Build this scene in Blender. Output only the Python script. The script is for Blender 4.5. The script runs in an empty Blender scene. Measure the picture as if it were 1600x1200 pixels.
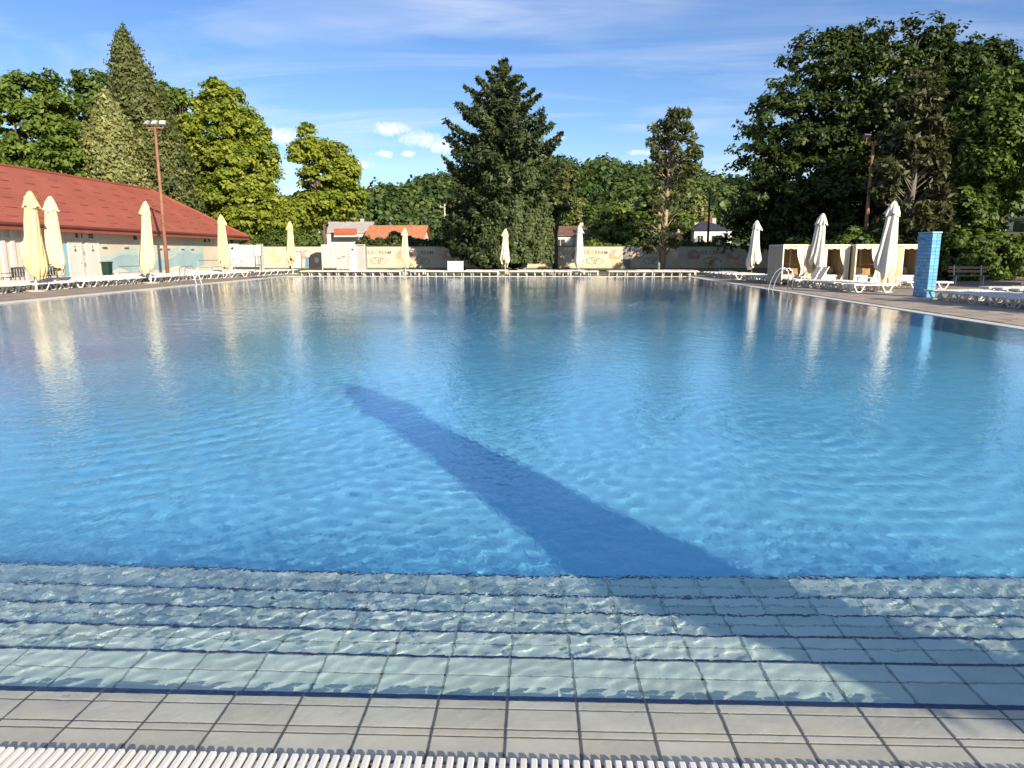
import bpy, bmesh, math, random
import numpy as np
from mathutils import Vector, Matrix

sc = bpy.context.scene
COL = sc.collection
R = math.radians

# ------------------------------------------------------------------ camera
CAM_H, FPX, PITCH, YAW = 1.58, 1110.0, R(10.46), R(1.8)
cam = bpy.data.cameras.new('camera'); cam.sensor_width = 36.0
cam.lens = 36.0 * FPX / 1600.0; cam.clip_start = 0.05; cam.clip_end = 6000
camo = bpy.data.objects.new('camera', cam); COL.objects.link(camo)
camo.location = (0, 0, CAM_H); camo.rotation_euler = (R(90) - PITCH, 0, YAW)
sc.camera = camo

# ------------------------------------------------------------------ sun, sky, exposure
EL, AZ = R(22), R(31)                       # sun behind the photographer, to the right
SUN = Vector((math.sin(AZ) * math.cos(EL), -math.cos(AZ) * math.cos(EL), math.sin(EL)))
sl = bpy.data.lights.new('sun', 'SUN'); sl.energy = 5.0; sl.angle = R(0.5); sl.color = (1.0, 0.86, 0.66)
sl.cycles.is_caustics_light = True
so = bpy.data.objects.new('sun', sl); COL.objects.link(so)
so.rotation_euler = SUN.to_track_quat('Z', 'Y').to_euler()
so.location = SUN * 50
sc.view_settings.view_transform = 'Standard'; sc.view_settings.look = 'None'
sc.view_settings.gamma = 1.0; sc.view_settings.use_curve_mapping = False
sc.view_settings.exposure = 0.92
sc.cycles.use_denoising = True
sc.cycles.max_bounces = 10; sc.cycles.diffuse_bounces = 4; sc.cycles.glossy_bounces = 4
sc.cycles.transmission_bounces = 6; sc.cycles.transparent_max_bounces = 8
sc.cycles.sample_clamp_indirect = 6.0

def ray(px, py):
    x = (px - 800) / FPX; y = -(py - 600) / FPX
    d = np.array([x, math.cos(PITCH) + y * math.sin(PITCH), -math.sin(PITCH) + y * math.cos(PITCH)])
    c, s = math.cos(YAW), math.sin(YAW)
    return np.array([d[0] * c - d[1] * s, d[0] * s + d[1] * c, d[2]])
def G(px, py, z=0.0):
    d = ray(px, py); t = (z - CAM_H) / d[2]; return Vector((d[0] * t, d[1] * t, z))
def AY(px, py, Y):
    d = ray(px, py); t = Y / d[1]; return Vector((d[0] * t, Y, CAM_H + d[2] * t))
def AX(px, py, X):
    d = ray(px, py); t = X / d[0]; return Vector((X, d[1] * t, CAM_H + d[2] * t))

W = bpy.data.worlds.new('World'); sc.world = W; W.use_nodes = True
wt = W.node_tree; wn = wt.nodes; wl = wt.links; bg = wn['Background']
def N(t, typ, **kw):
    n = t.nodes.new(typ)
    for k, v in kw.items():
        if k.startswith('i_'):
            key = k[2:]
            key = int(key) if key.isdigit() else key
            n.inputs[key].default_value = v
        else: setattr(n, k, v)
    return n
def math_(t, op, a, b=None, c=None, clamp=False):
    n = t.nodes.new('ShaderNodeMath'); n.operation = op; n.use_clamp = clamp
    for i, v in enumerate((a, b, c)):
        if v is None: continue
        if isinstance(v, (int, float)): n.inputs[i].default_value = v
        else: t.links.new(v, n.inputs[i])
    return n.outputs[0]
def mixc(t, fac, a, b):
    n = t.nodes.new('ShaderNodeMix'); n.data_type = 'RGBA'
    for i, v in ((0, fac), (6, a), (7, b)):
        if isinstance(v, (int, float)): n.inputs[i].default_value = v
        elif isinstance(v, tuple): n.inputs[i].default_value = (*v[:3], 1)
        else: t.links.new(v, n.inputs[i])
    return n.outputs[2]
def ramp(t, v, pts):
    n = t.nodes.new('ShaderNodeValToRGB')
    el = n.color_ramp.elements
    el[0].position, el[1].position = pts[0][0], pts[-1][0]
    for p, c in pts[1:-1]: el.new(p)
    for e, (p, c) in zip(el, pts): e.position = p; e.color = (*c, 1) if isinstance(c, tuple) else (c, c, c, 1)
    t.links.new(v, n.inputs[0]); return n.outputs[0]
sky = N(wt, 'ShaderNodeTexSky', sky_type='NISHITA', sun_disc=False, sun_elevation=EL, sun_rotation=math.pi - AZ,
        altitude=200.0, air_density=1.0, dust_density=0.1, ozone_density=3.0)
hs = N(wt, 'ShaderNodeHueSaturation', i_Hue=0.512, i_Saturation=1.18, i_Value=0.82); wl.new(sky.outputs[0], hs.inputs['Color'])
tc = N(wt, 'ShaderNodeTexCoord'); sx = N(wt, 'ShaderNodeSeparateXYZ'); wl.new(tc.outputs['Generated'], sx.inputs[0])
zc = math_(wt, 'MAXIMUM', sx.outputs[2], 0.0)
zz = math_(wt, 'ADD', zc, 0.12)
cu = math_(wt, 'DIVIDE', sx.outputs[0], zz); cv = math_(wt, 'DIVIDE', sx.outputs[1], zz)
cxyz = N(wt, 'ShaderNodeCombineXYZ'); wl.new(cu, cxyz.inputs[0]); wl.new(cv, cxyz.inputs[1])
mp = N(wt, 'ShaderNodeMapping'); mp.inputs['Rotation'].default_value = (0, 0, R(12)); mp.inputs['Scale'].default_value = (0.42, 1.5, 1)
mp.inputs['Location'].default_value = (2.3, 0.4, 0)
wl.new(cxyz.outputs[0], mp.inputs[0])
n1 = N(wt, 'ShaderNodeTexNoise', i_Scale=1.3, i_Detail=9.0, i_Roughness=0.6, i_Distortion=0.9); wl.new(mp.outputs[0], n1.inputs['Vector'])
n2 = N(wt, 'ShaderNodeTexNoise', i_Scale=0.8, i_Detail=3.0); wl.new(cxyz.outputs[0], n2.inputs['Vector'])
cir = math_(wt, 'MULTIPLY', ramp(wt, n1.outputs[0], [(0.43, 0.0), (0.78, 1.0)]), ramp(wt, n2.outputs[0], [(0.36, 0.15), (0.62, 1.0)]))
cir = math_(wt, 'MULTIPLY', cir, 1.0)
# small fair-weather puffs low over the wood
def puff(px, py, rx, ry):
    d = Vector(ray(px, py)).normalized(); rt = Vector((math.cos(YAW), math.sin(YAW), 0))
    a = N(wt, 'ShaderNodeVectorMath', operation='SUBTRACT'); wl.new(tc.outputs['Generated'], a.inputs[0]); a.inputs[1].default_value = d
    def dot(v):
        n = N(wt, 'ShaderNodeVectorMath', operation='DOT_PRODUCT'); wl.new(a.outputs[0], n.inputs[0]); n.inputs[1].default_value = v; return n.outputs['Value']
    u = math_(wt, 'DIVIDE', dot(rt), rx); v = math_(wt, 'DIVIDE', dot(Vector((0, 0, 1))), ry)
    f = N(wt, 'ShaderNodeVectorMath', operation='DOT_PRODUCT'); wl.new(a.outputs[0], f.inputs[0]); f.inputs[1].default_value = d
    r2 = math_(wt, 'ADD', math_(wt, 'MULTIPLY', u, u), math_(wt, 'MULTIPLY', v, v))
    front = math_(wt, 'GREATER_THAN', f.outputs['Value'], -0.3)
    return math_(wt, 'MULTIPLY', math_(wt, 'SUBTRACT', 1.0, r2, clamp=True), front)
pm_ = None
for a in ((612, 202, .040, .014), (655, 218, .045, .016), (692, 228, .03, .015), (600, 241, .022, .007), (560, 258, .028, .008), (440, 212, .035, .015), (872, 215, .014, .007), (640, 240, .016, .006), (1000, 238, .03, .006)):
    p = puff(*a); pm_ = p if pm_ is None else math_(wt, 'MAXIMUM', pm_, p)
n3 = N(wt, 'ShaderNodeTexNoise', i_Scale=70.0, i_Detail=7.0, i_Roughness=0.68, i_Distortion=0.6); wl.new(tc.outputs['Generated'], n3.inputs['Vector'])
pf = math_(wt, 'ADD', math_(wt, 'MULTIPLY', n3.outputs[0], 1.7), math_(wt, 'SUBTRACT', pm_, 1.05))
pf = math_(wt, 'MULTIPLY', ramp(wt, pf, [(0.30, 0.0), (1.05, 0.85)]), ramp(wt, pm_, [(0.0, 0.0), (0.3, 1.0)]))
cl = mixc(wt, cir, hs.outputs[0], (5.0, 5.3, 5.9))
cl2 = mixc(wt, pf, cl, (7.0, 6.7, 6.6))
wl.new(cl2, bg.inputs[0]); bg.inputs[1].default_value = 0.10

# ------------------------------------------------------------------ helpers
def link(o): COL.objects.link(o); return o
def tag(o, label=None, cat=None, group=None, kind=None):
    if label: o['label'] = label
    if cat: o['category'] = cat
    if group: o['group'] = group
    if kind: o['kind'] = kind
    return o
def thing(name, loc, label, cat, group=None, rz=0.0):
    o = bpy.data.objects.new(name, None); link(o); o.location = loc; o.rotation_euler = (0, 0, rz)
    o.empty_display_size = 0.2
    return tag(o, label, cat, group)
def copy_tree(o, parent=None):
    c = o.copy(); link(c); c.parent = parent
    for ch in o.children: copy_tree(ch, c)
    return c
def mesh_np(name, V, Fq, smooth=False):
    me = bpy.data.meshes.new(name)
    V = np.asarray(V, np.float32); Fq = np.asarray(Fq, np.int32); k = Fq.shape[1]
    me.vertices.add(len(V)); me.vertices.foreach_set('co', V.ravel())
    me.loops.add(Fq.size); me.loops.foreach_set('vertex_index', Fq.ravel())
    me.polygons.add(len(Fq)); me.polygons.foreach_set('loop_start', np.arange(0, Fq.size, k, dtype=np.int32))
    if smooth: me.polygons.foreach_set('use_smooth', np.ones(len(Fq), bool))
    me.update(calc_edges=True); return me
class MB:
    def __init__(s): s.v = []; s.f = []
    def quad(s, *p):
        b = len(s.v); s.v += [tuple(q) for q in p]; s.f.append(tuple(range(b, b + len(p)))); return s
    def box(s, a, b, nobottom=False, M=None):
        (x0, y0, z0), (x1, y1, z1) = a, b; n = len(s.v)
        vs = [Vector((x, y, z)) for x in (x0, x1) for y in (y0, y1) for z in (z0, z1)]
        if M is not None: vs = [M @ q for q in vs]
        s.v += [tuple(q) for q in vs]
        fs = [(0, 1, 3, 2), (4, 6, 7, 5), (0, 4, 5, 1), (2, 3, 7, 6), (1, 5, 7, 3)]
        if not nobottom: fs.append((0, 2, 6, 4))
        s.f += [tuple(i + n for i in f) for f in fs]; return s
    def tube(s, pts, rad, n=8, caps=True):
        pts = [Vector(p) for p in pts]; rr = rad if isinstance(rad, (list, tuple)) else [rad] * len(pts)
        b = len(s.v); prev = None
        for i, p in enumerate(pts):
            t = (pts[min(i + 1, len(pts) - 1)] - pts[max(i - 1, 0)]).normalized()
            if prev is None: prev = t.orthogonal().normalized()
            u = (prev - t * prev.dot(t))
            u = u.normalized() if u.length > 1e-6 else t.orthogonal().normalized()
            prev = u; w = t.cross(u)
            for k in range(n):
                a = 2 * math.pi * k / n; s.v.append(tuple(p + (u * math.cos(a) + w * math.sin(a)) * rr[i]))
        for i in range(len(pts) - 1):
            for k in range(n):
                k2 = (k + 1) % n
                s.f.append((b + i * n + k, b + i * n + k2, b + (i + 1) * n + k2, b + (i + 1) * n + k))
        if caps:
            s.f.append(tuple(b + k for k in reversed(range(n)))); e = b + (len(pts) - 1) * n
            s.f.append(tuple(e + k for k in range(n)))
        return s
    def bar(s, p, q, w, h):
        p, q = Vector(p), Vector(q); d = q - p; L = d.length
        M = Matrix.Translation(p) @ d.to_track_quat('Y', 'Z').to_matrix().to_4x4()
        return s.box((-w / 2, 0, -h / 2), (w / 2, L, h / 2), M=M)
    def disc(s, c, r, z0, z1, n=20, r1=None):
        r1 = r if r1 is None else r1
        return s.tube([(c[0], c[1], z0), (c[0], c[1], z1)], [r, r1], n)
    def poly(s, pts, thick, axis):
        # extruded outline; axis = offset vector
        a = Vector(axis).normalized() * thick; n = len(pts); b = len(s.v)
        s.v += [tuple(Vector(p)) for p in pts] + [tuple(Vector(p) + a) for p in pts]
        s.f.append(tuple(range(b, b + n))[::-1]); s.f.append(tuple(range(b + n, b + 2 * n)))
        for i in range(n):
            j = (i + 1) % n; s.f.append((b + i, b + j, b + n + j, b + n + i))
        return s
    def mesh(s, name, m=None, smooth=False, bevel=0):
        me = bpy.data.meshes.new(name); me.from_pydata(s.v, [], s.f)
        bm = bmesh.new(); bm.from_mesh(me)
        if bevel: bmesh.ops.bevel(bm, geom=list(bm.edges), offset=bevel, segments=1, affect='EDGES')
        bmesh.ops.recalc_face_normals(bm, faces=bm.faces); bm.to_mesh(me); bm.free()
        if smooth: me.shade_smooth()
        if m: me.materials.append(m)
        return me
    def build(s, name, m, parent=None, smooth=False, bevel=0):
        o = bpy.data.objects.new(name, s.mesh(name, m, smooth, bevel)); link(o); o.parent = parent; return o
def struct(name, mb, m, **k):
    return tag(mb.build(name, m, **k), kind='structure')

MATS = {}
def mat(name, base, rough=0.6, var=0.12, scale=3.0, bump=0.0, bscale=40.0, metallic=0.0, spec=0.5, var2=None, detail=6.0, stretch=None):
    if name in MATS: return MATS[name]
    m = bpy.data.materials.new(name); m.use_nodes = True; t = m.node_tree; b = t.nodes['Principled BSDF']
    b.inputs['Roughness'].default_value = rough; b.inputs['Metallic'].default_value = metallic
    b.inputs['Specular IOR Level'].default_value = spec
    c = N(t, 'ShaderNodeTexCoord'); vec = c.outputs['Object']
    if stretch:
        mpn = N(t, 'ShaderNodeMapping'); mpn.inputs['Scale'].default_value = stretch; t.links.new(vec, mpn.inputs[0]); vec = mpn.outputs[0]
    n = N(t, 'ShaderNodeTexNoise', i_Scale=scale, i_Detail=detail, i_Roughness=0.6); t.links.new(vec, n.inputs['Vector'])
    lo = tuple(max(0, x * (1 - var)) for x in base) if var2 is None else var2
    hi = tuple(min(1, x * (1 + var)) for x in base)
    col = mixc(t, ramp(t, n.outputs[0], [(0.3, 0.0), (0.7, 1.0)]), lo, hi)
    t.links.new(col, b.inputs['Base Color'])
    if bump:
        n2 = N(t, 'ShaderNodeTexNoise', i_Scale=bscale, i_Detail=4.0); t.links.new(vec, n2.inputs['Vector'])
        bp = N(t, 'ShaderNodeBump', i_Strength=bump, i_Distance=0.02); t.links.new(n2.outputs[0], bp.inputs['Height'])
        t.links.new(bp.outputs[0], b.inputs['Normal'])
    MATS[name] = m; return m
def leafmat(name, dark, light, trans=0.3, rough=0.5):
    if name in MATS: return MATS[name]
    m = bpy.data.materials.new(name); m.use_nodes = True; t = m.node_tree; t.nodes.clear()
    at = N(t, 'ShaderNodeAttribute', attribute_name='leaf')
    col = mixc(t, at.outputs['Fac'], dark, light)
    d = N(t, 'ShaderNodeBsdfPrincipled', i_Roughness=rough); d.inputs['Specular IOR Level'].default_value = 0.3
    t.links.new(col, d.inputs['Base Color'])
    tr = N(t, 'ShaderNodeBsdfTranslucent'); t.links.new(mixc(t, 0.35, col, (light[0] * 1.3, light[1] * 1.3, light[2] * .5)), tr.inputs[0])
    mx = N(t, 'ShaderNodeMixShader', i_0=trans); t.links.new(d.outputs[0], mx.inputs[1]); t.links.new(tr.outputs[0], mx.inputs[2])
    o = N(t, 'ShaderNodeOutputMaterial'); t.links.new(mx.outputs[0], o.inputs[0]); MATS[name] = m; return m

white = mat('white_plastic', (.66, .65, .625), .45, .05, 2.0)
whitepaint = mat('white_paint', (.58, .56, .515), .6, .08, 1.5)
steel = mat('brushed_steel', (.62, .63, .65), .28, .05, 8.0, metallic=.9)
darkmetal = mat('dark_metal', (.03, .03, .035), .45, .2, 4.0)
bark = mat('bark', (.10, .075, .05), .9, .35, 3.0, bump=.6, bscale=12, stretch=(3, 3, .6))

# ------------------------------------------------------------------ ground, deck, basin
XL, XR, YN, YF = -16.85, 10.2, 2.0, 48.6
def ring(mb, x0, x1, y0, y1, X0, X1, Y0, Y1, z):
    mb.quad((X0, Y0, z), (X1, Y0, z), (X1, y0, z), (X0, y0, z))
    mb.quad((X0, y1, z), (X1, y1, z), (X1, Y1, z), (X0, Y1, z))
    mb.quad((X0, y0, z), (x0, y0, z), (x0, y1, z), (X0, y1, z))
    mb.quad((x1, y0, z), (X1, y0, z), (X1, y1, z), (x1, y1, z))
    return mb
grassm = mat('grass', (.075, .11, .028), .9, .4, 1.2, bump=.8, bscale=30)
struct('ground', ring(MB(), XL - 2, XR + 2, 0.9, YF + 2, -2500, 2500, -1500, 3500, -.03), grassm)
# paving on the deck: brown-grey concrete pavers
def pavemat(name, base, sx_, sy_):
    m = mat(name, base, .75, .22, .9, bump=.15, bscale=60)
    t = m.node_tree; b = t.nodes['Principled BSDF']
    c = N(t, 'ShaderNodeTexCoord'); mpn = N(t, 'ShaderNodeMapping'); mpn.inputs['Scale'].default_value = (sx_, sy_, 1)
    t.links.new(c.outputs['Object'], mpn.inputs[0])
    br = N(t, 'ShaderNodeTexBrick', i_Scale=1.0); br.inputs['Mortar Size'].default_value = .02; br.inputs['Brick Width'].default_value = 1.0; br.inputs['Row Height'].default_value = .5
    br.inputs['Color1'].default_value = (1, 1, 1, 1); br.inputs['Color2'].default_value = (.82, .82, .82, 1); br.inputs['Mortar'].default_value = (.45, .45, .45, 1)
    t.links.new(mpn.outputs[0], br.inputs['Vector'])
    old = b.inputs['Base Color'].links[0].from_socket
    mu = N(t, 'ShaderNodeMix', data_type='RGBA', blend_type='MULTIPLY'); mu.inputs[0].default_value = 1
    t.links.new(old, mu.inputs[6]); t.links.new(br.outputs[0], mu.inputs[7]); t.links.new(mu.outputs[2], b.inputs['Base Color'])
    return m
pave = pavemat('deck_paving', (.30, .255, .205), 1.6, 1.6)
CW = .36                                        # white overflow edge
deck = MB()
deck.quad((-46, 1.0, .02), (XL - CW, 1.0, .02), (XL - CW, YF + CW, .02), (-46, YF + CW, .02))
deck.quad((XR + CW, 1.0, .02), (34, 1.0, .02), (34, YF + CW, .02), (XR + CW, YF + CW, .02))
deck.quad((-46, YF + CW, .02), (34, YF + CW, .02), (34, YF + 5.5, .02), (-46, YF + 5.5, .02))
deck.quad((-46, -24, .02), (34, -24, .02), (34, 1.0, .02), (-46, 1.0, .02))
deck.quad((XL - CW, 1.0, .02), (XR + CW, 1.0, .02), (XR + CW, 1.70, .02), (XL - CW, 1.70, .02))
deckob = struct('pool_deck', deck, pave)
slabm = mat('paving_slab', (.30, .255, .21), .75, .16, 1.3, bump=.2, bscale=50)
slab = MB().box((-.243, -.243, -.03), (.243, .243, .008)).mesh('paving_slab', slabm, bevel=.006)
slab2 = MB().box((-.243, -.243, -.03), (.243, .243, .006)).mesh('paving_slab', mat('paving_slab_pale', (.335, .29, .24), .75, .16, 1.1, bump=.2, bscale=50), bevel=.006)
rng = random.Random(5)
for i in range(6):
    for j in range(46):
        o = bpy.data.objects.new('paving_slab', slab if rng.random() < .6 else slab2); link(o); o.parent = deckob
        o.location = (XR + CW + .27 + i * .5, 10.6 + j * .5, .022 + rng.uniform(-.002, .002)); o.rotation_euler = (0, 0, rng.choice((0, math.pi / 2, math.pi)))
cop = mat('coping_tile', (.62, .61, .57), .5, .10, 2.5)
edge = MB()
edge.box((XL - CW, 2.0, -.25), (XL, YF + CW, .012)); edge.box((XR, 2.0, -.25), (XR + CW, YF + CW, .012)); edge.box((XL, YF, -.25), (XR, YF + CW, .012))
struct('pool_edge', edge, cop)

# water-blue tiled basin
fm = bpy.data.materials.new('basin_tile'); fm.use_nodes = True; t = fm.node_tree; b = t.nodes['Principled BSDF']
c = N(t, 'ShaderNodeTexCoord'); br = N(t, 'ShaderNodeTexBrick', i_Scale=1.0); br.offset = 0.0
br.inputs['Brick Width'].default_value = .25; br.inputs['Row Height'].default_value = .125; br.inputs['Mortar Size'].default_value = .004
br.inputs['Color1'].default_value = (.19, .56, .83, 1); br.inputs['Color2'].default_value = (.215, .59, .85, 1); br.inputs['Mortar'].default_value = (.16, .49, .76, 1)
t.links.new(c.outputs['Object'], br.inputs['Vector'])
nz = N(t, 'ShaderNodeTexNoise', i_Scale=.5, i_Detail=3.0); t.links.new(c.outputs['Object'], nz.inputs['Vector'])
mu = N(t, 'ShaderNodeMix', data_type='RGBA', blend_type='MULTIPLY'); mu.inputs[0].default_value = 1
t.links.new(br.outputs[0], mu.inputs[6]); t.links.new(ramp(t, nz.outputs[0], [(.3, .88), (.7, 1.05)]), mu.inputs[7])
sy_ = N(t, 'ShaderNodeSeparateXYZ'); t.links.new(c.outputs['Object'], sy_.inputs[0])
deepf = ramp(t, math_(t, 'MULTIPLY_ADD', sy_.outputs[1], 1 / 40, -.2), [(0.05, 0.0), (.50, 1.0)])          # absorption of deeper water painted into the tile colour
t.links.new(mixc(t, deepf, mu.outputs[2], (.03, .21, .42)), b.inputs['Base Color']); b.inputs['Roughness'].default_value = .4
LIP, ST = 2.352, 5
SY = [LIP, 2.655, 2.922, 3.187, 3.454, 3.775]          # nosing lines of the treads
SZ = [-.036, -.090, -.180, -.280, -.390, -.510]        # and their depths
Y5, ZF = SY[-1], -.635
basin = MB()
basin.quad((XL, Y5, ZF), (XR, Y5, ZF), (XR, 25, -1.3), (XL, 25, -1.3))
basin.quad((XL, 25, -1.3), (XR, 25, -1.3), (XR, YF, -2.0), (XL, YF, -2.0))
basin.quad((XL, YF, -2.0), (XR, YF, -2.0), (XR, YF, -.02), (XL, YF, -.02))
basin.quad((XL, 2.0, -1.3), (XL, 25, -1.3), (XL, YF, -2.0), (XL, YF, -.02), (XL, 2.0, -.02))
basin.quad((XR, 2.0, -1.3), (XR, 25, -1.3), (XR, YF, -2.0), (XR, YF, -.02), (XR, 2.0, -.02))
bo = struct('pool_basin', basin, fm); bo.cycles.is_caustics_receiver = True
# entry steps: grout-coloured body, separate tiles on top
grout = mat('grout', (.12, .13, .13), .8, .2, 8.0)
prof = [(1.98, -.016), (LIP, SZ[0])]
for i in range(ST):
    prof += [(SY[i], SZ[i + 1]), (SY[i + 1], SZ[i + 1])]
prof += [(Y5, ZF)]
steps = struct('pool_steps', MB().quad((XL, Y5, ZF), (XR, Y5, ZF), (XR, Y5, SZ[-1]), (XL, Y5, SZ[-1])), grout); steps.cycles.is_caustics_receiver = True
tilem = mat('step_tile', (.63, .595, .52), .42, .09, 7.0, bump=.12, bscale=25)
tilem2 = mat('step_tile_pale', (.66, .63, .56), .42, .08, 6.0, bump=.12, bscale=25)
tilem3 = mat('step_tile_stained', (.60, .565, .49), .5, .13, 4.0, bump=.15, bscale=25); tileg = mat('water_tinted_tile', (.54, .66, .625), .35, .10, 5.0); tileg3 = mat('water_tinted_tile_dull', (.51, .61, .57), .4, .14, 4.0); tileg2 = mat('water_tinted_tile_pale', (.58, .69, .655), .35, .10, 5.0)  # turquoise tint of the water above is put into the tread tile colours
bluem = mat('blue_nosing_tile', (.006, .022, .11), .35, .15, 9.0)
TW = .25; X0 = (G(787, 1176).x) % TW
def plate(w, d, th=.006, slope=0.0, bev=.004):
    # tile with chamfered edge and open underside, origin at centre of its bed
    a, b_ = w / 2, d / 2; q, p = a - bev, b_ - bev
    mb = MB(); mb.v = [(-a, -b_, 0), (a, -b_, 0), (a, b_, 0), (-a, b_, 0), (-q, -p, th), (q, -p, th), (q, p, th), (-q, p, th)]
    mb.f = [(4, 5, 6, 7)]
    for i in range(4):
        j = (i + 1) % 4; mb.f += [(i, j, j + 4, i + 4)]
    return mb
def tile_row(y0, y1, zf, slope, cols, tilt=None, mats=None):
    mats = mats or (tilem, tilem2, tilem3)
    ms = [plate(TW - .007, (y1 - y0) - .006).mesh('tile', m_) for m_ in mats]
    rest = []
    for k in range(int(math.floor((XL - X0) / TW)) + 1, int((XR - X0) / TW)):
        x = X0 + (k + .5) * TW
        if abs(x) < cols:
            o = bpy.data.objects.new('tile', rng.choice(ms)); link(o); o.parent = steps
            o.location = (x, (y0 + y1) / 2, zf); o.rotation_euler = (slope, rng.uniform(-.003, .003), 0); o.cycles.is_caustics_receiver = True
        else: rest.append((x, (y0 + y1) / 2, zf, slope, TW - .007, y1 - y0 - .006))
    return rest
rest = []
MID = [SY[i + 1] - .024 - .43 * (SY[i + 1] - SY[i] + .9 * (SZ[i + 1] - SZ[i])) for i in range(ST)]
sl_ = math.atan2(SZ[0] + .016, LIP - 1.98)
for ya, yb in ((1.984, 2.118), (2.118, 2.158), (2.158, 2.272), (2.272, LIP - .026)):
    ym = (ya + yb) / 2; rest += tile_row(ya, yb, -.016 + (ym - 1.98) * math.tan(sl_), sl_, 2.7)
for i in range(ST):
    z = SZ[i + 1]; y0 = SY[i]; m_ = MID[i]
    rest += tile_row(y0 + .004, m_, z, 0, 3.2 + .12 * i, mats=(tileg, tileg2, tileg3)); rest += tile_row(m_, SY[i + 1] - .014, z, 0, 3.2 + .12 * i, mats=(tileg, tileg2, tileg3))
rm = MB()
for x, y, z, s, w, d in rest:
    pl = plate(w, d); n = len(rm.v)
    rm.v += [(vx + x, vy + y, vz + z + vy * math.tan(s)) for vx, vy, vz in pl.v]; rm.f += [tuple(i + n for i in f) for f in pl.f]
ro = rm.build('outlying_tiles', tilem, steps); ro['kind'] = 'stuff'; ro.cycles.is_caustics_receiver = True
# joints between the tiles and the risers between the treads
groutp = mat('pale_grout', (.25, .31, .31), .8, .2, 8.0)
js, jp = MB(), MB(); jw = .009
KS = range(int(math.floor((XL - X0) / TW)) + 1, int((XR - X0) / TW) + 1)
for (ya, za), (yb, zb) in zip(prof[:-1], prof[1:]):
    jt = js if ya < 2.1 else jp
    if ya == yb:
        if zb > -.6: jt.quad((XL, ya, za), (XR, ya, za), (XR, yb, zb), (XL, yb, zb))
        continue
    zz = lambda y: za + (zb - za) * (y - ya) / (yb - ya) + .001
    rows = [1.984, 2.118, 2.158, 2.272] if ya < 2.1 else [ya + .004, MID[SY.index(ya)]]
    for y in rows: jt.quad((XL, y - jw / 2, zz(y - jw / 2)), (XR, y - jw / 2, zz(y - jw / 2)), (XR, y + jw / 2, zz(y + jw / 2)), (XL, y + jw / 2, zz(y + jw / 2)))
    for k in KS:
        x = X0 + k * TW; jt.quad((x - jw / 2, ya, zz(ya)), (x + jw / 2, ya, zz(ya)), (x + jw / 2, yb, zz(yb)), (x - jw / 2, yb, zz(yb)))
for q_, m_ in ((js, grout), (jp, groutp)):
    o = q_.build('tile_joints', m_, steps); o['kind'] = 'stuff'; o.cycles.is_caustics_receiver = True
for i in range(ST + 1):
    z = SZ[i]; y = SY[i]; h_ = .026 if i == 0 else .014
    nm = MB()
    for k in KS[:-1]:
        xa, xb = X0 + k * TW + .003, X0 + (k + 1) * TW - .003
        nm.quad((xa, y - h_, z + .005), (xb, y - h_, z + .005), (xb, y, z + .003), (xa, y, z + .003))
    o = nm.build('nosing_strip', bluem, steps); o.cycles.is_caustics_receiver = True

# overflow channel and white grating
chm = mat('channel_concrete', (.10, .10, .095), .8, .2, 4.0)
ch = MB(); ch.quad((XL, .9, -.34), (XR, .9, -.34), (XR, 2.005, -.34), (XL, 2.005, -.34)); ch.quad((XL, .9, -.34), (XR, .9, -.34), (XR, .9, .01), (XL, .9, .01))
struct('overflow_channel', ch, chm)
gr = thing('overflow_grating', (0, 1.85, .024), 'white slatted grating covering the overflow channel at the pool edge', 'grating')
slats_ = [MB().box((-.0105, -.135, -.018), (.0105, .122, .004)).mesh('slat', m_, bevel=.003) for m_ in (white, mat('slat_grey', (.66, .65, .61), .5, .14, 14.0), mat('slat_stained', (.62, .60, .55), .55, .16, 10.0))]
for k in range(-62, 78):
    o = bpy.data.objects.new('slat', rng.choice((slats_[0], slats_[0], slats_[1], slats_[2]))); link(o); o.parent = gr; o.location = (k * .0327 + .006 + rng.gauss(0, .0007), rng.gauss(0, .001), rng.uniform(-.0012, .0012)); o.rotation_euler = (0, 0, rng.gauss(0, .006))
out = MB()
for k in list(range(-420, -62)) + list(range(78, 300)): out.box((k * .0327 - .0045, -.135, -.018), (k * .0327 + .0165, .122, .004))
oo = out.build('outer_slats', white, gr); oo['kind'] = 'stuff'
fr = MB(); fr.box((-13.8, -.1485, -.018), (9.8, -.1365, .006)); fr.build('support_frame', whitepaint, gr)

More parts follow.
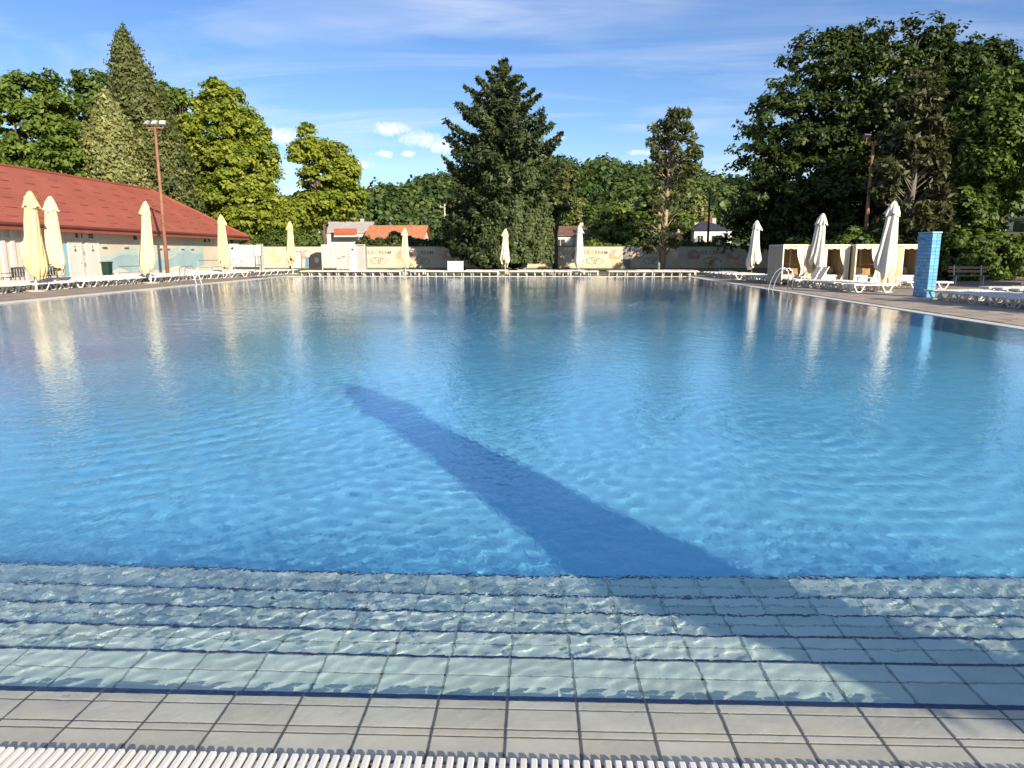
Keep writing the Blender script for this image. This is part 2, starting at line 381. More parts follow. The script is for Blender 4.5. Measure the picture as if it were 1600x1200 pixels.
# ------------------------------------------------------------------ water
xs = [XL + .01]
while xs[-1] < XR - .02:
    x = xs[-1]; xs.append(min(XR - .01, x + (.015 if abs(x) < 3.2 else .015 + .024 * min(5, abs(abs(x) - 3.2)))))
ys = [0.95]                                     # sheet extended unseen under grating and deck so sun caustics reach the steps
while ys[-1] < YF - .02: ys.append(min(YF - .01, ys[-1] + (.03 if ys[-1] < 2 else .012 if ys[-1] < 3.9 else max(.0125, .0068 * (ys[-1] - 1.9)))))
xs, ys = np.array(xs), np.array(ys); Xg, Yg = np.meshgrid(xs, ys)
rs = np.random.default_rng(3); Z = np.zeros_like(Xg)
WAMP = .0006
fade = lambda lam: 1 / (1 + (Yg / (lam * 60 + .8)) ** 4) / (1 + np.maximum(0, np.abs(Xg) - 3) / (lam * 18)) ** 2
for k in range(60):
    lam = (.055 * 2.0 ** rs.uniform(0, 1.4)) if k >= 44 else .13 * 2.0 ** rs.uniform(0, 3.0); th = rs.normal(R(-38), .55) if k % 3 else rs.uniform(0, 6.28); kk = 2 * math.pi / lam
    a = (WAMP * 4.5 / (1 + (np.maximum(0, Yg - 1.9) / 1.15) ** 6) if k >= 44 else WAMP * (1.15 if lam < .3 else .55)) * lam * rs.uniform(.4, 1)
    Z += a * fade(lam) * np.sin(kk * (Xg * math.cos(th) + Yg * math.sin(th)) + rs.uniform(0, 6.28) + .8 * np.sin(.9 * Xg + k) + .8 * np.sin(.7 * Yg + 2 * k))
for (px, py, lam, a, reach) in ((1330, 662, .24, .0005, 5.5), (130, 612, .26, .001, 4.5), (1180, 520, .35, .0008, 6.0), (760, 700, .16, .0003, 2.2)):
    c_ = G(px, py); rr = np.hypot(Xg - c_.x, Yg - c_.y)
    Z += a * np.exp(-(rr / reach) ** 2) * np.sin(2 * math.pi * rr / lam) * (rr > .1) * fade(lam * 1.6)
shal = .25 + .75 / (1 + np.exp(-(Yg - 2.12) / .05)); Z = Z * shal
nx, ny = len(xs), len(ys); idx = np.arange(nx * ny).reshape(ny, nx)
me = mesh_np('water', np.stack([Xg, Yg, Z], -1).reshape(-1, 3), np.stack([idx[:-1, :-1], idx[:-1, 1:], idx[1:, 1:], idx[1:, :-1]], -1).reshape(-1, 4), True)
wm = bpy.data.materials.new('pool_water'); wm.use_nodes = True; t = wm.node_tree; t.nodes.clear()
g = N(t, 'ShaderNodeBsdfGlass', i_IOR=1.333, i_Roughness=0.0); g.inputs['Color'].default_value = (.97, 1, 1, 1)
c = N(t, 'ShaderNodeTexCoord'); mpn = N(t, 'ShaderNodeMapping'); mpn.inputs['Rotation'].default_value = (0, 0, R(38)); mpn.inputs['Scale'].default_value = (1, .55, 1); t.links.new(c.outputs['Object'], mpn.inputs[0])
w1 = N(t, 'ShaderNodeTexNoise', i_Scale=19.0, i_Detail=3.0, i_Roughness=.5, i_Distortion=.5); t.links.new(mpn.outputs[0], w1.inputs['Vector'])
w2 = N(t, 'ShaderNodeTexNoise', i_Scale=2.6, i_Detail=2.0, i_Roughness=.5); t.links.new(c.outputs['Object'], w2.inputs['Vector'])
gust = N(t, 'ShaderNodeTexNoise', i_Scale=.13, i_Detail=2.0); t.links.new(c.outputs['Object'], gust.inputs['Vector'])
sxx = N(t, 'ShaderNodeSeparateXYZ'); t.links.new(c.outputs['Object'], sxx.inputs[0])
side = math_(t, 'MULTIPLY_ADD', sxx.outputs[0], -.034, .66)      # the breeze roughens the side by the bar
amp = math_(t, 'MULTIPLY', ramp(t, gust.outputs[0], [(.35, .45), (.65, 1.15)]), side)
hsum = math_(t, 'MULTIPLY', math_(t, 'ADD', math_(t, 'MULTIPLY', w1.outputs[0], .0105), math_(t, 'MULTIPLY', w2.outputs[0], .007)), amp)
bp = N(t, 'ShaderNodeBump', i_Strength=1.0, i_Distance=1.0); t.links.new(hsum, bp.inputs['Height']); t.links.new(bp.outputs[0], g.inputs['Normal'])
o = N(t, 'ShaderNodeOutputMaterial'); t.links.new(g.outputs[0], o.inputs[0])
me.materials.append(wm)
water = link(bpy.data.objects.new('water', me)); tag(water, kind='structure'); water.cycles.is_caustics_caster = True

# ------------------------------------------------------------------ foliage builders
def leaves_mesh(name, P, Nrm, size, val, m, aspect=1.7, seed=0):
    # one rhombus per leaf: centre P, facing Nrm
    r = np.random.default_rng(seed); n = len(P)
    t = r.normal(size=(n, 3)); t -= Nrm * np.sum(t * Nrm, 1, keepdims=True); t /= np.linalg.norm(t, axis=1, keepdims=True) + 1e-9
    b = np.cross(Nrm, t); s = (size * r.uniform(.65, 1.35, n))[:, None] if np.isscalar(size) else size[:, None]
    L, Wd = t * s * aspect / 2, b * s / 2
    V = np.stack([P - L, P + Wd - L * .1, P + L, P - Wd - L * .1], 1).reshape(-1, 3)
    me = mesh_np(name, V, np.arange(4 * n).reshape(-1, 4))
    at = me.attributes.new('leaf', 'FLOAT', 'POINT'); at.data.foreach_set('value', np.repeat(val, 4).astype(np.float32))
    me.materials.append(m); return me
def clump_crown(lobes, n_clump, n_leaf, clump_r, leaf, seed, flat=.6, shell=(.62, 1.03), up=.45):
    r = np.random.default_rng(seed); lob = np.array(lobes, float)
    w = (lob[:, 3] * lob[:, 4] * lob[:, 5]) ** (2 / 3); pick = r.choice(len(lob), n_clump, p=w / w.sum())
    d = r.normal(size=(n_clump, 3)); d /= np.linalg.norm(d, axis=1, keepdims=True)
    low = (d[:, 2] < -.35) & (r.random(n_clump) < .6); d[low, 2] *= -1
    rad = r.uniform(shell[0], shell[1], n_clump) ** .8
    C = lob[pick, :3] + d * lob[pick, 3:6] * rad[:, None]
    cv = np.clip(r.normal(.5, .22, n_clump), 0, 1); cr = clump_r * r.uniform(.55, 1.5, n_clump)
    k = r.poisson(n_leaf, n_clump) + 3; own = np.repeat(np.arange(n_clump), k); n = len(own)
    o = r.normal(size=(n, 3)); o /= np.linalg.norm(o, axis=1, keepdims=True); o *= (r.random(n) ** .45)[:, None]
    P = C[own] + o * cr[own][:, None] * np.array([1, 1, flat])
    P[:, 2] -= .12 * np.sum(o[:, :2] ** 2, 1) * cr[own]
    nr = o * .7 + d[own] * .55 + np.array([0, 0, up]) + r.normal(size=(n, 3)) * .5
    nr /= np.linalg.norm(nr, axis=1, keepdims=True)
    return P, nr, np.clip(cv[own] + r.normal(0, .16, n), 0, 1), leaf
def limbs(mb, base, targets, r0, h0, rr):
    # trunk plus tapered limbs towards the lobes
    bx, by, bz = base; top = Vector(targets[0])
    pts = [Vector((bx, by, bz - .2)), Vector((bx + rr.uniform(-.1, .1), by, bz + h0 * .5)), Vector((bx + rr.uniform(-.2, .2), by, bz + h0)), Vector((bx, by, bz)).lerp(top, .8) + Vector((0, 0, 0))]
    mb.tube(pts, [r0 * 1.25, r0, r0 * .8, r0 * .2], 9)
    for t_ in targets[1:]:
        t_ = Vector(t_); s0 = Vector((bx, by, bz + h0 * rr.uniform(.75, 1.25)))
        m1 = s0.lerp(t_, .45) + Vector((0, 0, rr.uniform(.1, .6))); mb.tube([s0, m1, t_], [r0 * .45, r0 * .28, r0 * .07], 6)
        for q in range(3):
            e = m1.lerp(t_, rr.uniform(.2, .9)); mb.tube([e, e + Vector((rr.uniform(-1.3, 1.3), rr.uniform(-1.3, 1.3), rr.uniform(.2, 1.4)))], [r0 * .14, r0 * .03], 5)
def tree(name, label, base, lobes, n_clump, n_leaf, clump_r, leaf, m, r0=.3, h0=3.0, seed=1, group=None, cat='tree', barkm=None, **kw):
    base = Vector(base); o = thing(name, base, label, cat, group)
    P, nr, v, lf = clump_crown(lobes, n_clump, n_leaf, clump_r, leaf, seed, **kw)
    c_ = bpy.data.objects.new('crown', leaves_mesh('crown', P, nr, lf, v, m, seed=seed)); link(c_); c_.parent = o
    mb = MB(); rr = random.Random(seed)
    tg = [l[:3] for l in sorted(lobes, key=lambda l: -l[2])][:9]
    limbs(mb, (0, 0, 0), tg, r0, h0, rr); mb.build('trunk', barkm or bark, o, smooth=True)
    return o
def blob_lobes(outline, depth, seed, k=16, jitter=.12, rmin=.28):
    # fill a crown given as (z, half width, centre offset) rows with overlapping lobes
    r = random.Random(seed); out = []
    for z, hw, cx, hz in outline:
        out.append((cx, 0, z, hw * .78, hw * .78 * depth, hz))
        for q in range(max(3, int(k * hw / max(o_[1] for o_ in outline) / 2))):
            a = r.uniform(0, 6.283); s = r.uniform(.5, .8)
            out.append((cx + math.cos(a) * hw * s, math.sin(a) * hw * s * depth, z + r.uniform(-.5, .6) * hz, hw * r.uniform(rmin, .46), hw * r.uniform(rmin, .46) * depth, hz * r.uniform(.5, .85)))
    return out
def sil(rows, Y, px0, flip=1.0):
    # rows of (py_top, py_bottom, px_left, px_right) seen at distance Y -> crown outline relative to the trunk foot below px0
    bx = AY(px0, 395, Y).x; out = []
    for t_, b_, l, r_ in rows:
        zt, zb = AY(px0, t_, Y).z, AY(px0, b_, Y).z; xl, xr = AY(l, 300, Y).x, AY(r_, 300, Y).x
        out.append(((zt + zb) / 2, (xr - xl) / 2, (xl + xr) / 2 - bx, abs(zt - zb) / 2))
    return bx, out

fresh = leafmat('fresh_green_leaves', (.11, .17, .022), (.30, .34, .042), .34)
mid = leafmat('mid_green_leaves', (.055, .10, .016), (.155, .22, .035), .28)
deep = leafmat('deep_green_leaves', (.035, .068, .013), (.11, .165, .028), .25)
olive = leafmat('olive_green_leaves', (.09, .11, .03), (.22, .25, .075), .22)
needle = leafmat('spruce_needles', (.020, .034, .014), (.062, .086, .028), .12)
pineleaf = leafmat('pine_needles', (.028, .040, .014), (.092, .110, .034), .15)
ivy = leafmat('ivy_leaves', (.024, .042, .012), (.080, .105, .027), .18)

# ------------------------------------------------------------------ trees behind the bar building
def bl_tree(name, label, px0, Y, rows, nc, nl, cr, lf, m, seed, depth=.9, group=None, r0=.32, h0=3.0, zb=0.0, lk=16, lmin=.28, **kw):
    bx, out = sil(rows, Y, px0)
    out = [(z - zb, hw, cx, hz) for z, hw, cx, hz in out]
    return tree(name, label, (bx, Y, zb), blob_lobes(out, depth, seed, lk, rmin=lmin), nc, nl, cr, lf, m, r0, h0, seed, group, **kw)
bl_tree('broadleaf_tree', 'wide mid green broadleaf tree rising behind the long stretch of red roof', 62, 60,
        [(112, 190, 20, 110), (150, 240, -25, 130), (215, 300, -35, 135), (270, 360, -25, 125)], 1150, 38, .6, .23, mid, 11, lk=24, lmin=.22)
bl_tree('broadleaf_tree', 'narrow dark broadleaf tree squeezed in behind the two tall evergreens', 160, 70,
        [(106, 170, 125, 205), (150, 230, 108, 215), (215, 310, 110, 215), (280, 370, 115, 210)], 800, 36, .6, .23, deep, 12, lk=20, lmin=.22)
bl_tree('broadleaf_tree', 'big bright yellow-green broadleaf tree past the hipped end of the red roof', 362, 76,
        [(136, 190, 305, 385), (165, 235, 288, 418), (215, 290, 290, 432), (270, 345, 300, 448), (320, 378, 325, 462)], 1600, 38, .68, .26, fresh, 13, lk=26, lmin=.22)
bl_tree('broadleaf_tree', 'airy light green broadleaf tree with a ragged leaning top over the white villa', 508, 84,
        [(192, 225, 470, 496), (215, 262, 452, 545), (250, 310, 456, 562), (295, 345, 456, 564), (325, 358, 456, 510)], 900, 34, .62, .25, fresh, 14, lk=22, lmin=.22)
bl_tree('broadleaf_tree', 'small light green tree filling the gap behind the narrow dark broadleaf and tall cypress', 285, 88,
        [(138, 200, 262, 310), (190, 270, 262, 320), (260, 340, 262, 320)], 260, 45, .9, .36, mid, 15)
# evergreens with dense upright sprays
def spire(name, label, px0, Y, rows, n_spray, nl, m, seed, leaf=.24, spread=.6, lean=0.0, group=None):
    bx, out = sil(rows, Y, px0); o = thing(name, (bx, Y, 0), label, 'tree', group); r = np.random.default_rng(seed)
    zs = np.array([q[0] for q in out]); hw = np.array([q[1] for q in out]); cx = np.array([q[2] for q in out])
    order = np.argsort(zs); zs, hw, cx = zs[order], hw[order], cx[order]
    z0, z1 = zs[0] - .5, zs[-1] + out[0][3]
    wgt = lambda z: np.interp(z, zs, hw)
    zz = r.uniform(z0, z1, n_spray * 3); keep = r.random(len(zz)) < wgt(zz) / hw.max() + .05; zz = zz[keep][:n_spray]; n = len(zz)
    a = r.uniform(0, 2 * math.pi, n); rad = wgt(zz) * np.sqrt(r.uniform(.25, 1.08, n)) * (1 + .15 * np.sin(3 * a + zz * 1.3)) * np.clip((z1 - zz) / 1.2, .12, 1)
    C = np.stack([np.interp(zz, zs, cx) + rad * np.cos(a), rad * np.sin(a), zz], 1)
    out_d = np.stack([np.cos(a), np.sin(a), np.zeros(n)], 1); own = np.repeat(np.arange(n), nl); N_ = len(own)
    u = r.uniform(-1, 1, N_); P = C[own] + out_d[own] * (u * spread * .7)[:, None] + np.array([0, 0, 1]) * (np.abs(u) * spread * .35 + r.normal(0, .22, N_))[:, None] + r.normal(0, .17, (N_, 3))
    nr = out_d[own] * .9 + r.normal(0, .55, (N_, 3)) + np.array([0, 0, .25]); nr /= np.linalg.norm(nr, axis=1, keepdims=True)
    v = np.clip(np.clip(r.normal(.5, .2, n), 0, 1)[own] + r.normal(0, .15, N_), 0, 1)
    c_ = bpy.data.objects.new('crown', leaves_mesh('crown', P, nr, leaf, v, m, aspect=2.0, seed=seed)); link(c_); c_.parent = o
    mb = MB(); mb.tube([(0, 0, -.2), (cx[0], 0, zs[0]), (np.interp(z1 * .7, zs, cx), 0, z1 * .7), (cx[-1], 0, z1 - .5)], [.34, .28, .14, .03], 8)
    rr = random.Random(seed)
    for q in range(26):
        z = rr.uniform(1.5, z1 * .85); aa = rr.uniform(0, 6.28); L = wgt(z) * .8; c0 = float(np.interp(z, zs, cx))
        mb.tube([(c0, 0, z), (c0 + L * math.cos(aa), L * math.sin(aa), z + L * .25)], [.06, .012], 5)
    mb.build('trunk', bark, o, smooth=True); return o
spire('cypress_tree', 'tall dark pointed evergreen leaning towards the roof, tallest behind the bar', 238, 66,
      [(52, 90, 204, 224), (75, 130, 198, 240), (115, 180, 200, 258), (165, 240, 204, 276), (230, 310, 212, 298), (300, 370, 220, 306)], 1500, 30, leafmat('cypress_sprays', (.045, .062, .02), (.145, .165, .05), .2), 21, leaf=.17)
spire('cypress_tree', 'shorter pale olive evergreen in front of the tall pointed one', 186, 62,
      [(150, 185, 168, 188), (175, 220, 158, 206), (210, 260, 146, 216), (250, 300, 140, 224), (290, 350, 138, 228)], 980, 30, leafmat('pale_olive_sprays', (.13, .145, .05), (.29, .30, .11), .2), 22, leaf=.17)

# ------------------------------------------------------------------ spruce with hanging ivy, beyond the pool end
def conifer(name, label, px0, Y, prof_rows, n_br, per, m, seed, leaf=.2, droop=.25, group=None, base_r=.4, tipup=.25):
    bx = AY(px0, 395, Y).x; o = thing(name, (bx, Y, 0), label, 'tree', group); r = np.random.default_rng(seed); rr = random.Random(seed)
    zz = np.array([AY(px0, p[0], Y).z for p in prof_rows][::-1]); lw = np.array([(px0 - p[1]) / FPX * Y for p in prof_rows][::-1]); rw = np.array([(p[2] - px0) / FPX * Y for p in prof_rows][::-1])
    top = zz[-1]; mb = MB(); mb.tube([(0, 0, -.2), (0, 0, top * .5), (0, 0, top - .15)], [base_r, base_r * .55, .03], 9)
    PP, NN, VV = [], [], []
    for i in range(n_br):
        z = zz[0] + (top - zz[0]) * (1 - (1 - i / n_br) ** .78) * .985; a = i * 2.39996 + rr.uniform(-.3, .3)
        ca, sa = math.cos(a), math.sin(a); wr = np.interp(z, zz, rw if ca > 0 else lw); wd = np.interp(z, zz, (lw + rw) / 2)
        L = max(.25, (abs(ca) * wr + (1 - abs(ca)) * wd) * rr.uniform(.58, 1.25)); n = int(per * (.35 + L / 3.2))
        u = r.random(n) ** .75; cv = min(1, max(0, rr.gauss(.5, .22)))
        bz = -droop * L * u * (1 - u * .5) * 1.6 + tipup * L * u ** 3 + .10 * L * u
        lat = r.normal(0, 1, n) * (.06 + .20 * np.sin(np.clip(u, .05, 1) * 2.6) * min(1.3, L * .28))
        hang = -np.abs(r.normal(0, .15, n)) * (.4 + .8 * min(1.2, L * .3))
        PP.append(np.stack([ca * u * L - sa * lat, sa * u * L + ca * lat, z + bz + hang], 1))
        nv = np.stack([ca * .5 + r.normal(0, .5, n), sa * .5 + r.normal(0, .5, n), .55 + r.normal(0, .35, n)], 1); NN.append(nv / np.linalg.norm(nv, axis=1, keepdims=True))
        VV.append(np.clip(cv + r.normal(0, .17, n), 0, 1))
        if L > .8: mb.tube([(0, 0, z), (ca * L * .5, sa * L * .5, z - droop * L * .45), (ca * L * .92, sa * L * .92, z - droop * L * .5 + tipup * L * .5)], [.05 + .012 * L, .03, .008], 5)
    c_ = bpy.data.objects.new('crown', leaves_mesh('crown', np.concatenate(PP), np.concatenate(NN), leaf, np.concatenate(VV), m, aspect=2.8, seed=seed)); link(c_); c_.parent = o
    mb.build('trunk', bark, o, smooth=True); return o
SPY = 64
sp = conifer('spruce_tree', 'tall dark ivy-draped spruce standing in front of the painted boundary wall', 787, SPY,
        [(84, 785, 790), (110, 768, 800), (135, 742, 818), (165, 724, 838), (195, 708, 858), (220, 697, 876), (245, 694, 874), (275, 692, 864), (310, 700, 858), (350, 712, 850), (385, 720, 845), (412, 728, 842)], 260, 150, needle, 31, leaf=.175)
# ivy curtain climbing the front of the spruce
r = np.random.default_rng(8); n = 21000
zi = AY(787, 410, SPY).z + (AY(787, 165, SPY).z - AY(787, 410, SPY).z) * r.random(n) ** 1.25
hwid = np.interp(zi, [0, 4, 9, 14], [2.9, 3.0, 1.9, .7]); xi = r.normal(.45, .52, n) * hwid; keep = np.abs(xi) < 1.5 * hwid
zi, xi, hwid = zi[keep], xi[keep], hwid[keep]; yi = -np.sqrt(np.clip(1.0 - (xi / (1.6 * hwid)) ** 2, .05, 1)) * hwid * .95 + r.normal(0, .22, len(xi))
str_ = np.sin(xi * 5 + np.sin(zi * .8) * 1.5) * .25
nv = np.stack([xi / hwid * .5 + r.normal(0, .35, len(xi)), -1 + r.normal(0, .3, len(xi)), .35 + r.normal(0, .3, len(xi))], 1); nv /= np.linalg.norm(nv, axis=1, keepdims=True)
iv = bpy.data.objects.new('ivy', leaves_mesh('ivy', np.stack([xi, yi + str_, zi], 1), nv, .18, np.clip(.5 + str_ * .8 + r.normal(0, .2, len(xi)), 0, 1), ivy, 1.5, 9)); link(iv); iv.parent = sp
# dark companions of the spruce
bl_tree('yew_tree', 'dark rounded yew beside the ivy-draped spruce, in front of the villa with brown roof', 868, 72,
        [(258, 310, 838, 895), (290, 338, 835, 900), (325, 352, 832, 868)], 300, 45, .7, .26, leafmat('yew_leaves', (.035, .048, .014), (.10, .12, .03), .15), 33, r0=.25)
bl_tree('yew_tree', 'small dark bush-like yew at the foot of the spruce by the concrete utility pole', 722, 68,
        [(318, 360, 700, 742), (345, 400, 690, 748)], 200, 45, .6, .24, MATS['yew_leaves'], 34, r0=.18, h0=1.2)

# ------------------------------------------------------------------ slender pine
def pine(name, label, px0, Y, tiers, m, seed, twin=.0, top_py=172, nleaf=75, leaf=.20, trunk_m=None):
    bx = AY(px0, 395, Y).x; o = thing(name, (bx, Y, 0), label, 'tree'); rr = random.Random(seed); r = np.random.default_rng(seed)
    top = AY(px0, top_py, Y).z; mb = MB(); tm = trunk_m or mat('pine_bark', (.30, .22, .15), .9, .3, 2.5, bump=.5, bscale=14, stretch=(3, 3, .6))
    mb.tube([(0, 0, -.2), (.10, 0, top * .35), (.25, 0, top * .7), (.15, 0, top - .3)], [.23, .18, .10, .03], 9)
    if twin: mb.tube([(-.1, .1, .8), (-.35, .15, top * .3), (-.55, .2, top * .6), (-.6, .2, top * .8)], [.15, .13, .08, .02], 8)
    PP, NN, VV = [], [], []
    for (pyt, pyb, pl, pr, cnt) in tiers:
        for q in range(cnt):
            z = AY(px0, rr.uniform(pyt, pyb), Y).z; a = rr.uniform(0, 6.283); xl, xr = (pl - px0) / FPX * Y, (pr - px0) / FPX * Y
            hw = (xr - xl) / 2; s = rr.uniform(.35, 1.0) ** .7; c_ = Vector(((xl + xr) / 2 + hw * s * math.cos(a), hw * s * math.sin(a), z))
            mb.tube([(.15, 0, max(.6, z - .5 - .25 * s * hw)), c_.lerp(Vector((.15, 0, z - .3)), .35), c_], [.05, .03, .01], 5)
            R_ = rr.uniform(.26, .52); n = int(nleaf * R_ / .45); oo = r.normal(size=(n, 3)); oo /= np.linalg.norm(oo, axis=1, keepdims=True)
            PP.append(np.array(c_) + oo * (r.random(n) ** .4)[:, None] * R_ * np.array([1.15, 1.15, .75]) + np.array([0, 0, .1]))
            nv = r.normal(size=(n, 3)) + oo * .4 + np.array([0, 0, .3]); NN.append(nv / np.linalg.norm(nv, axis=1, keepdims=True)); VV.append(np.clip(rr.gauss(.5, .2) + r.normal(0, .18, n), 0, 1))
    c_ = bpy.data.objects.new('crown', leaves_mesh('crown', np.concatenate(PP), np.concatenate(NN), leaf, np.concatenate(VV), m, aspect=3.0, seed=seed)); link(c_); c_.parent = o
    mb.build('trunk', tm, o, smooth=True); return o
pine('pine_tree', 'slender pine with bare pale trunk between pool end and shaded wall', 1036, 58,
     [(172, 185, 1038, 1052, 4), (180, 205, 1026, 1064, 12), (200, 228, 1014, 1076, 18), (225, 252, 1006, 1085, 21), (250, 275, 1010, 1080, 15), (272, 300, 1016, 1066, 9), (300, 330, 1006, 1072, 12), (325, 360, 996, 1072, 13), (355, 392, 998, 1060, 9)], pineleaf, 41, twin=.5, nleaf=70, leaf=.14)

# ------------------------------------------------------------------ big trees on the right
OY = 62
bl_tree('broadleaf_tree', 'huge dark domed broadleaf tree towering behind the curtained cabanas', 1352, OY,
        [(52, 130, 1272, 1500), (68, 190, 1195, 1572), (135, 260, 1150, 1600), (205, 310, 1128, 1600), (270, 360, 1118, 1570), (320, 405, 1122, 1490)], 4300, 32, .64, .215, leafmat('dark_dome_leaves', (.014, .030, .007), (.060, .092, .018), .2), 51, depth=.46, r0=.6, h0=4.0, lk=44, lmin=.2)
bl_tree('broadleaf_tree', 'lighter green broadleaf tree merging into the huge dark dome beside the shrubs', 1530, 43,
        [(110, 180, 1500, 1580), (150, 240, 1490, 1600), (220, 310, 1488, 1605), (290, 360, 1480, 1570)], 900, 36, .5, .17, deep, 52, depth=.8, r0=.35)
pine('pine_tree', 'scruffy dark pine with dead pale limbs in front of the huge domed tree', 1412, 41,
     [(105, 150, 1398, 1430, 8), (150, 205, 1385, 1440, 20), (200, 260, 1370, 1455, 26), (255, 310, 1365, 1462, 32), (305, 360, 1362, 1470, 36), (350, 385, 1370, 1465, 18)], leafmat('dark_pine_needles', (.022, .028, .010), (.065, .072, .024), .12), 53, top_py=105, nleaf=85, leaf=.16,
     trunk_m=mat('grey_bark', (.13, .115, .10), .9, .25, 3.0, bump=.5, bscale=14, stretch=(3, 3, .6)))

# ------------------------------------------------------------------ hill, wood and houses beyond the wall
SKY = [(-300, 335), (300, 330), (480, 322), (560, 314), (600, 304), (650, 295), (700, 289), (780, 278), (870, 264), (930, 266), (990, 269), (1050, 272), (1090, 288), (1150, 296), (1300, 312), (1450, 316), (1600, 306), (1900, 300)]
HY = 235.0
hx = np.array([AY(p, q, HY).x for p, q in SKY]); hz = np.array([AY(p, q, HY).z for p, q in SKY]) - 6.5
def terrain(x, y):
    t_ = np.clip((y - 118) / (HY - 118), 0, 1); s = t_ * t_ * (3 - 2 * t_)
    return np.interp(x * HY / np.maximum(y, 60), hx, hz) * s * np.where(y > HY, 1 - np.clip((y - HY) / 400, 0, .6), 1)
gx = np.linspace(-300, 320, 90); gy = np.concatenate([np.linspace(112, 240, 34), np.linspace(260, 520, 8)]); GX, GY = np.meshgrid(gx, gy)
ii = np.arange(GX.size).reshape(GX.shape)
hm = mesh_np('hill', np.stack([GX, GY, terrain(GX, GY) - .08 - .5 * (GY < 116)], -1).reshape(-1, 3), np.stack([ii[:-1, :-1], ii[:-1, 1:], ii[1:, 1:], ii[1:, :-1]], -1).reshape(-1, 4), True)
hm.materials.append(mat('meadow', (.085, .12, .035), .95, .4, .06)); tag(link(bpy.data.objects.new('hill', hm)), kind='structure')
r = np.random.default_rng(77); PP, NN, VV, SS = [], [], [], []
cnt = 0
while cnt < 760:
    y = r.uniform(132, 262); x = r.uniform(-170, 250) * y / HY; px = 800 + (x / y) * FPX + 33
    if not (380 < px < 1230 or 1480 < px < 1720): continue
    if px > 1480 and y < 170: continue
    zt = float(terrain(x, y)); 
    if y < 160 and r.random() < .45: continue
    cnt += 1; h = r.uniform(6, 10.5) * (1.0 if y > 150 else .8); cr = h * r.uniform(.34, .48); n = 195
    o_ = r.normal(size=(n, 3)); o_ /= np.linalg.norm(o_, axis=1, keepdims=True); o_[:, 2] = np.abs(o_[:, 2]) * 1.0 - .25 * r.random(n)
    lump = 1 + .18 * np.sin(4 * o_[:, 0] + x) * np.sin(5 * o_[:, 1] + y) + r.normal(0, .07, n)
    PP.append(np.array([x, y, zt + h * .52]) + o_ * lump[:, None] * np.array([cr, cr, h * .5])); nv = o_ + r.normal(0, .45, (n, 3)) + np.array([0, 0, .25])
    NN.append(nv / np.linalg.norm(nv, axis=1, keepdims=True)); VV.append(np.clip(np.clip(r.normal(.42, .26), 0, 1) + r.normal(0, .12, n), 0, 1)); SS.append(np.full(n, cr * .24) * r.uniform(.7, 1.3, n))
wood = leafmat('wood_foliage', (.028, .058, .014), (.11, .16, .035), .2)
fo = bpy.data.objects.new('wooded_hillside', leaves_mesh('wooded_hillside', np.concatenate(PP), np.concatenate(NN), np.concatenate(SS), np.concatenate(VV), wood, 1.3, 5)); link(fo)
tag(fo, 'dense green wood covering the hill behind the houses', 'wood', kind='stuff')
dm = MB(); pts = []
DX = np.linspace(-900, 2200, 60)
far_top = lambda x: float(np.interp(x, [-900, 0, 420, 640, 1000, 1500, 2200], [60, 100, 150, 165, 150, 205, 150]) + 5 * math.sin(x * .021) + 3 * math.sin(x * .05))
for a_, b_ in zip(DX[:-1], DX[1:]):
    dm.quad((a_, 1250, -2), (b_, 1250, -2), (b_, 1620, far_top(b_)), (a_, 1620, far_top(a_)))
struct('distant_hill', dm, mat('distant_forest', (.055, .085, .045), .95, .35, .03, bump=1.0, bscale=.2))

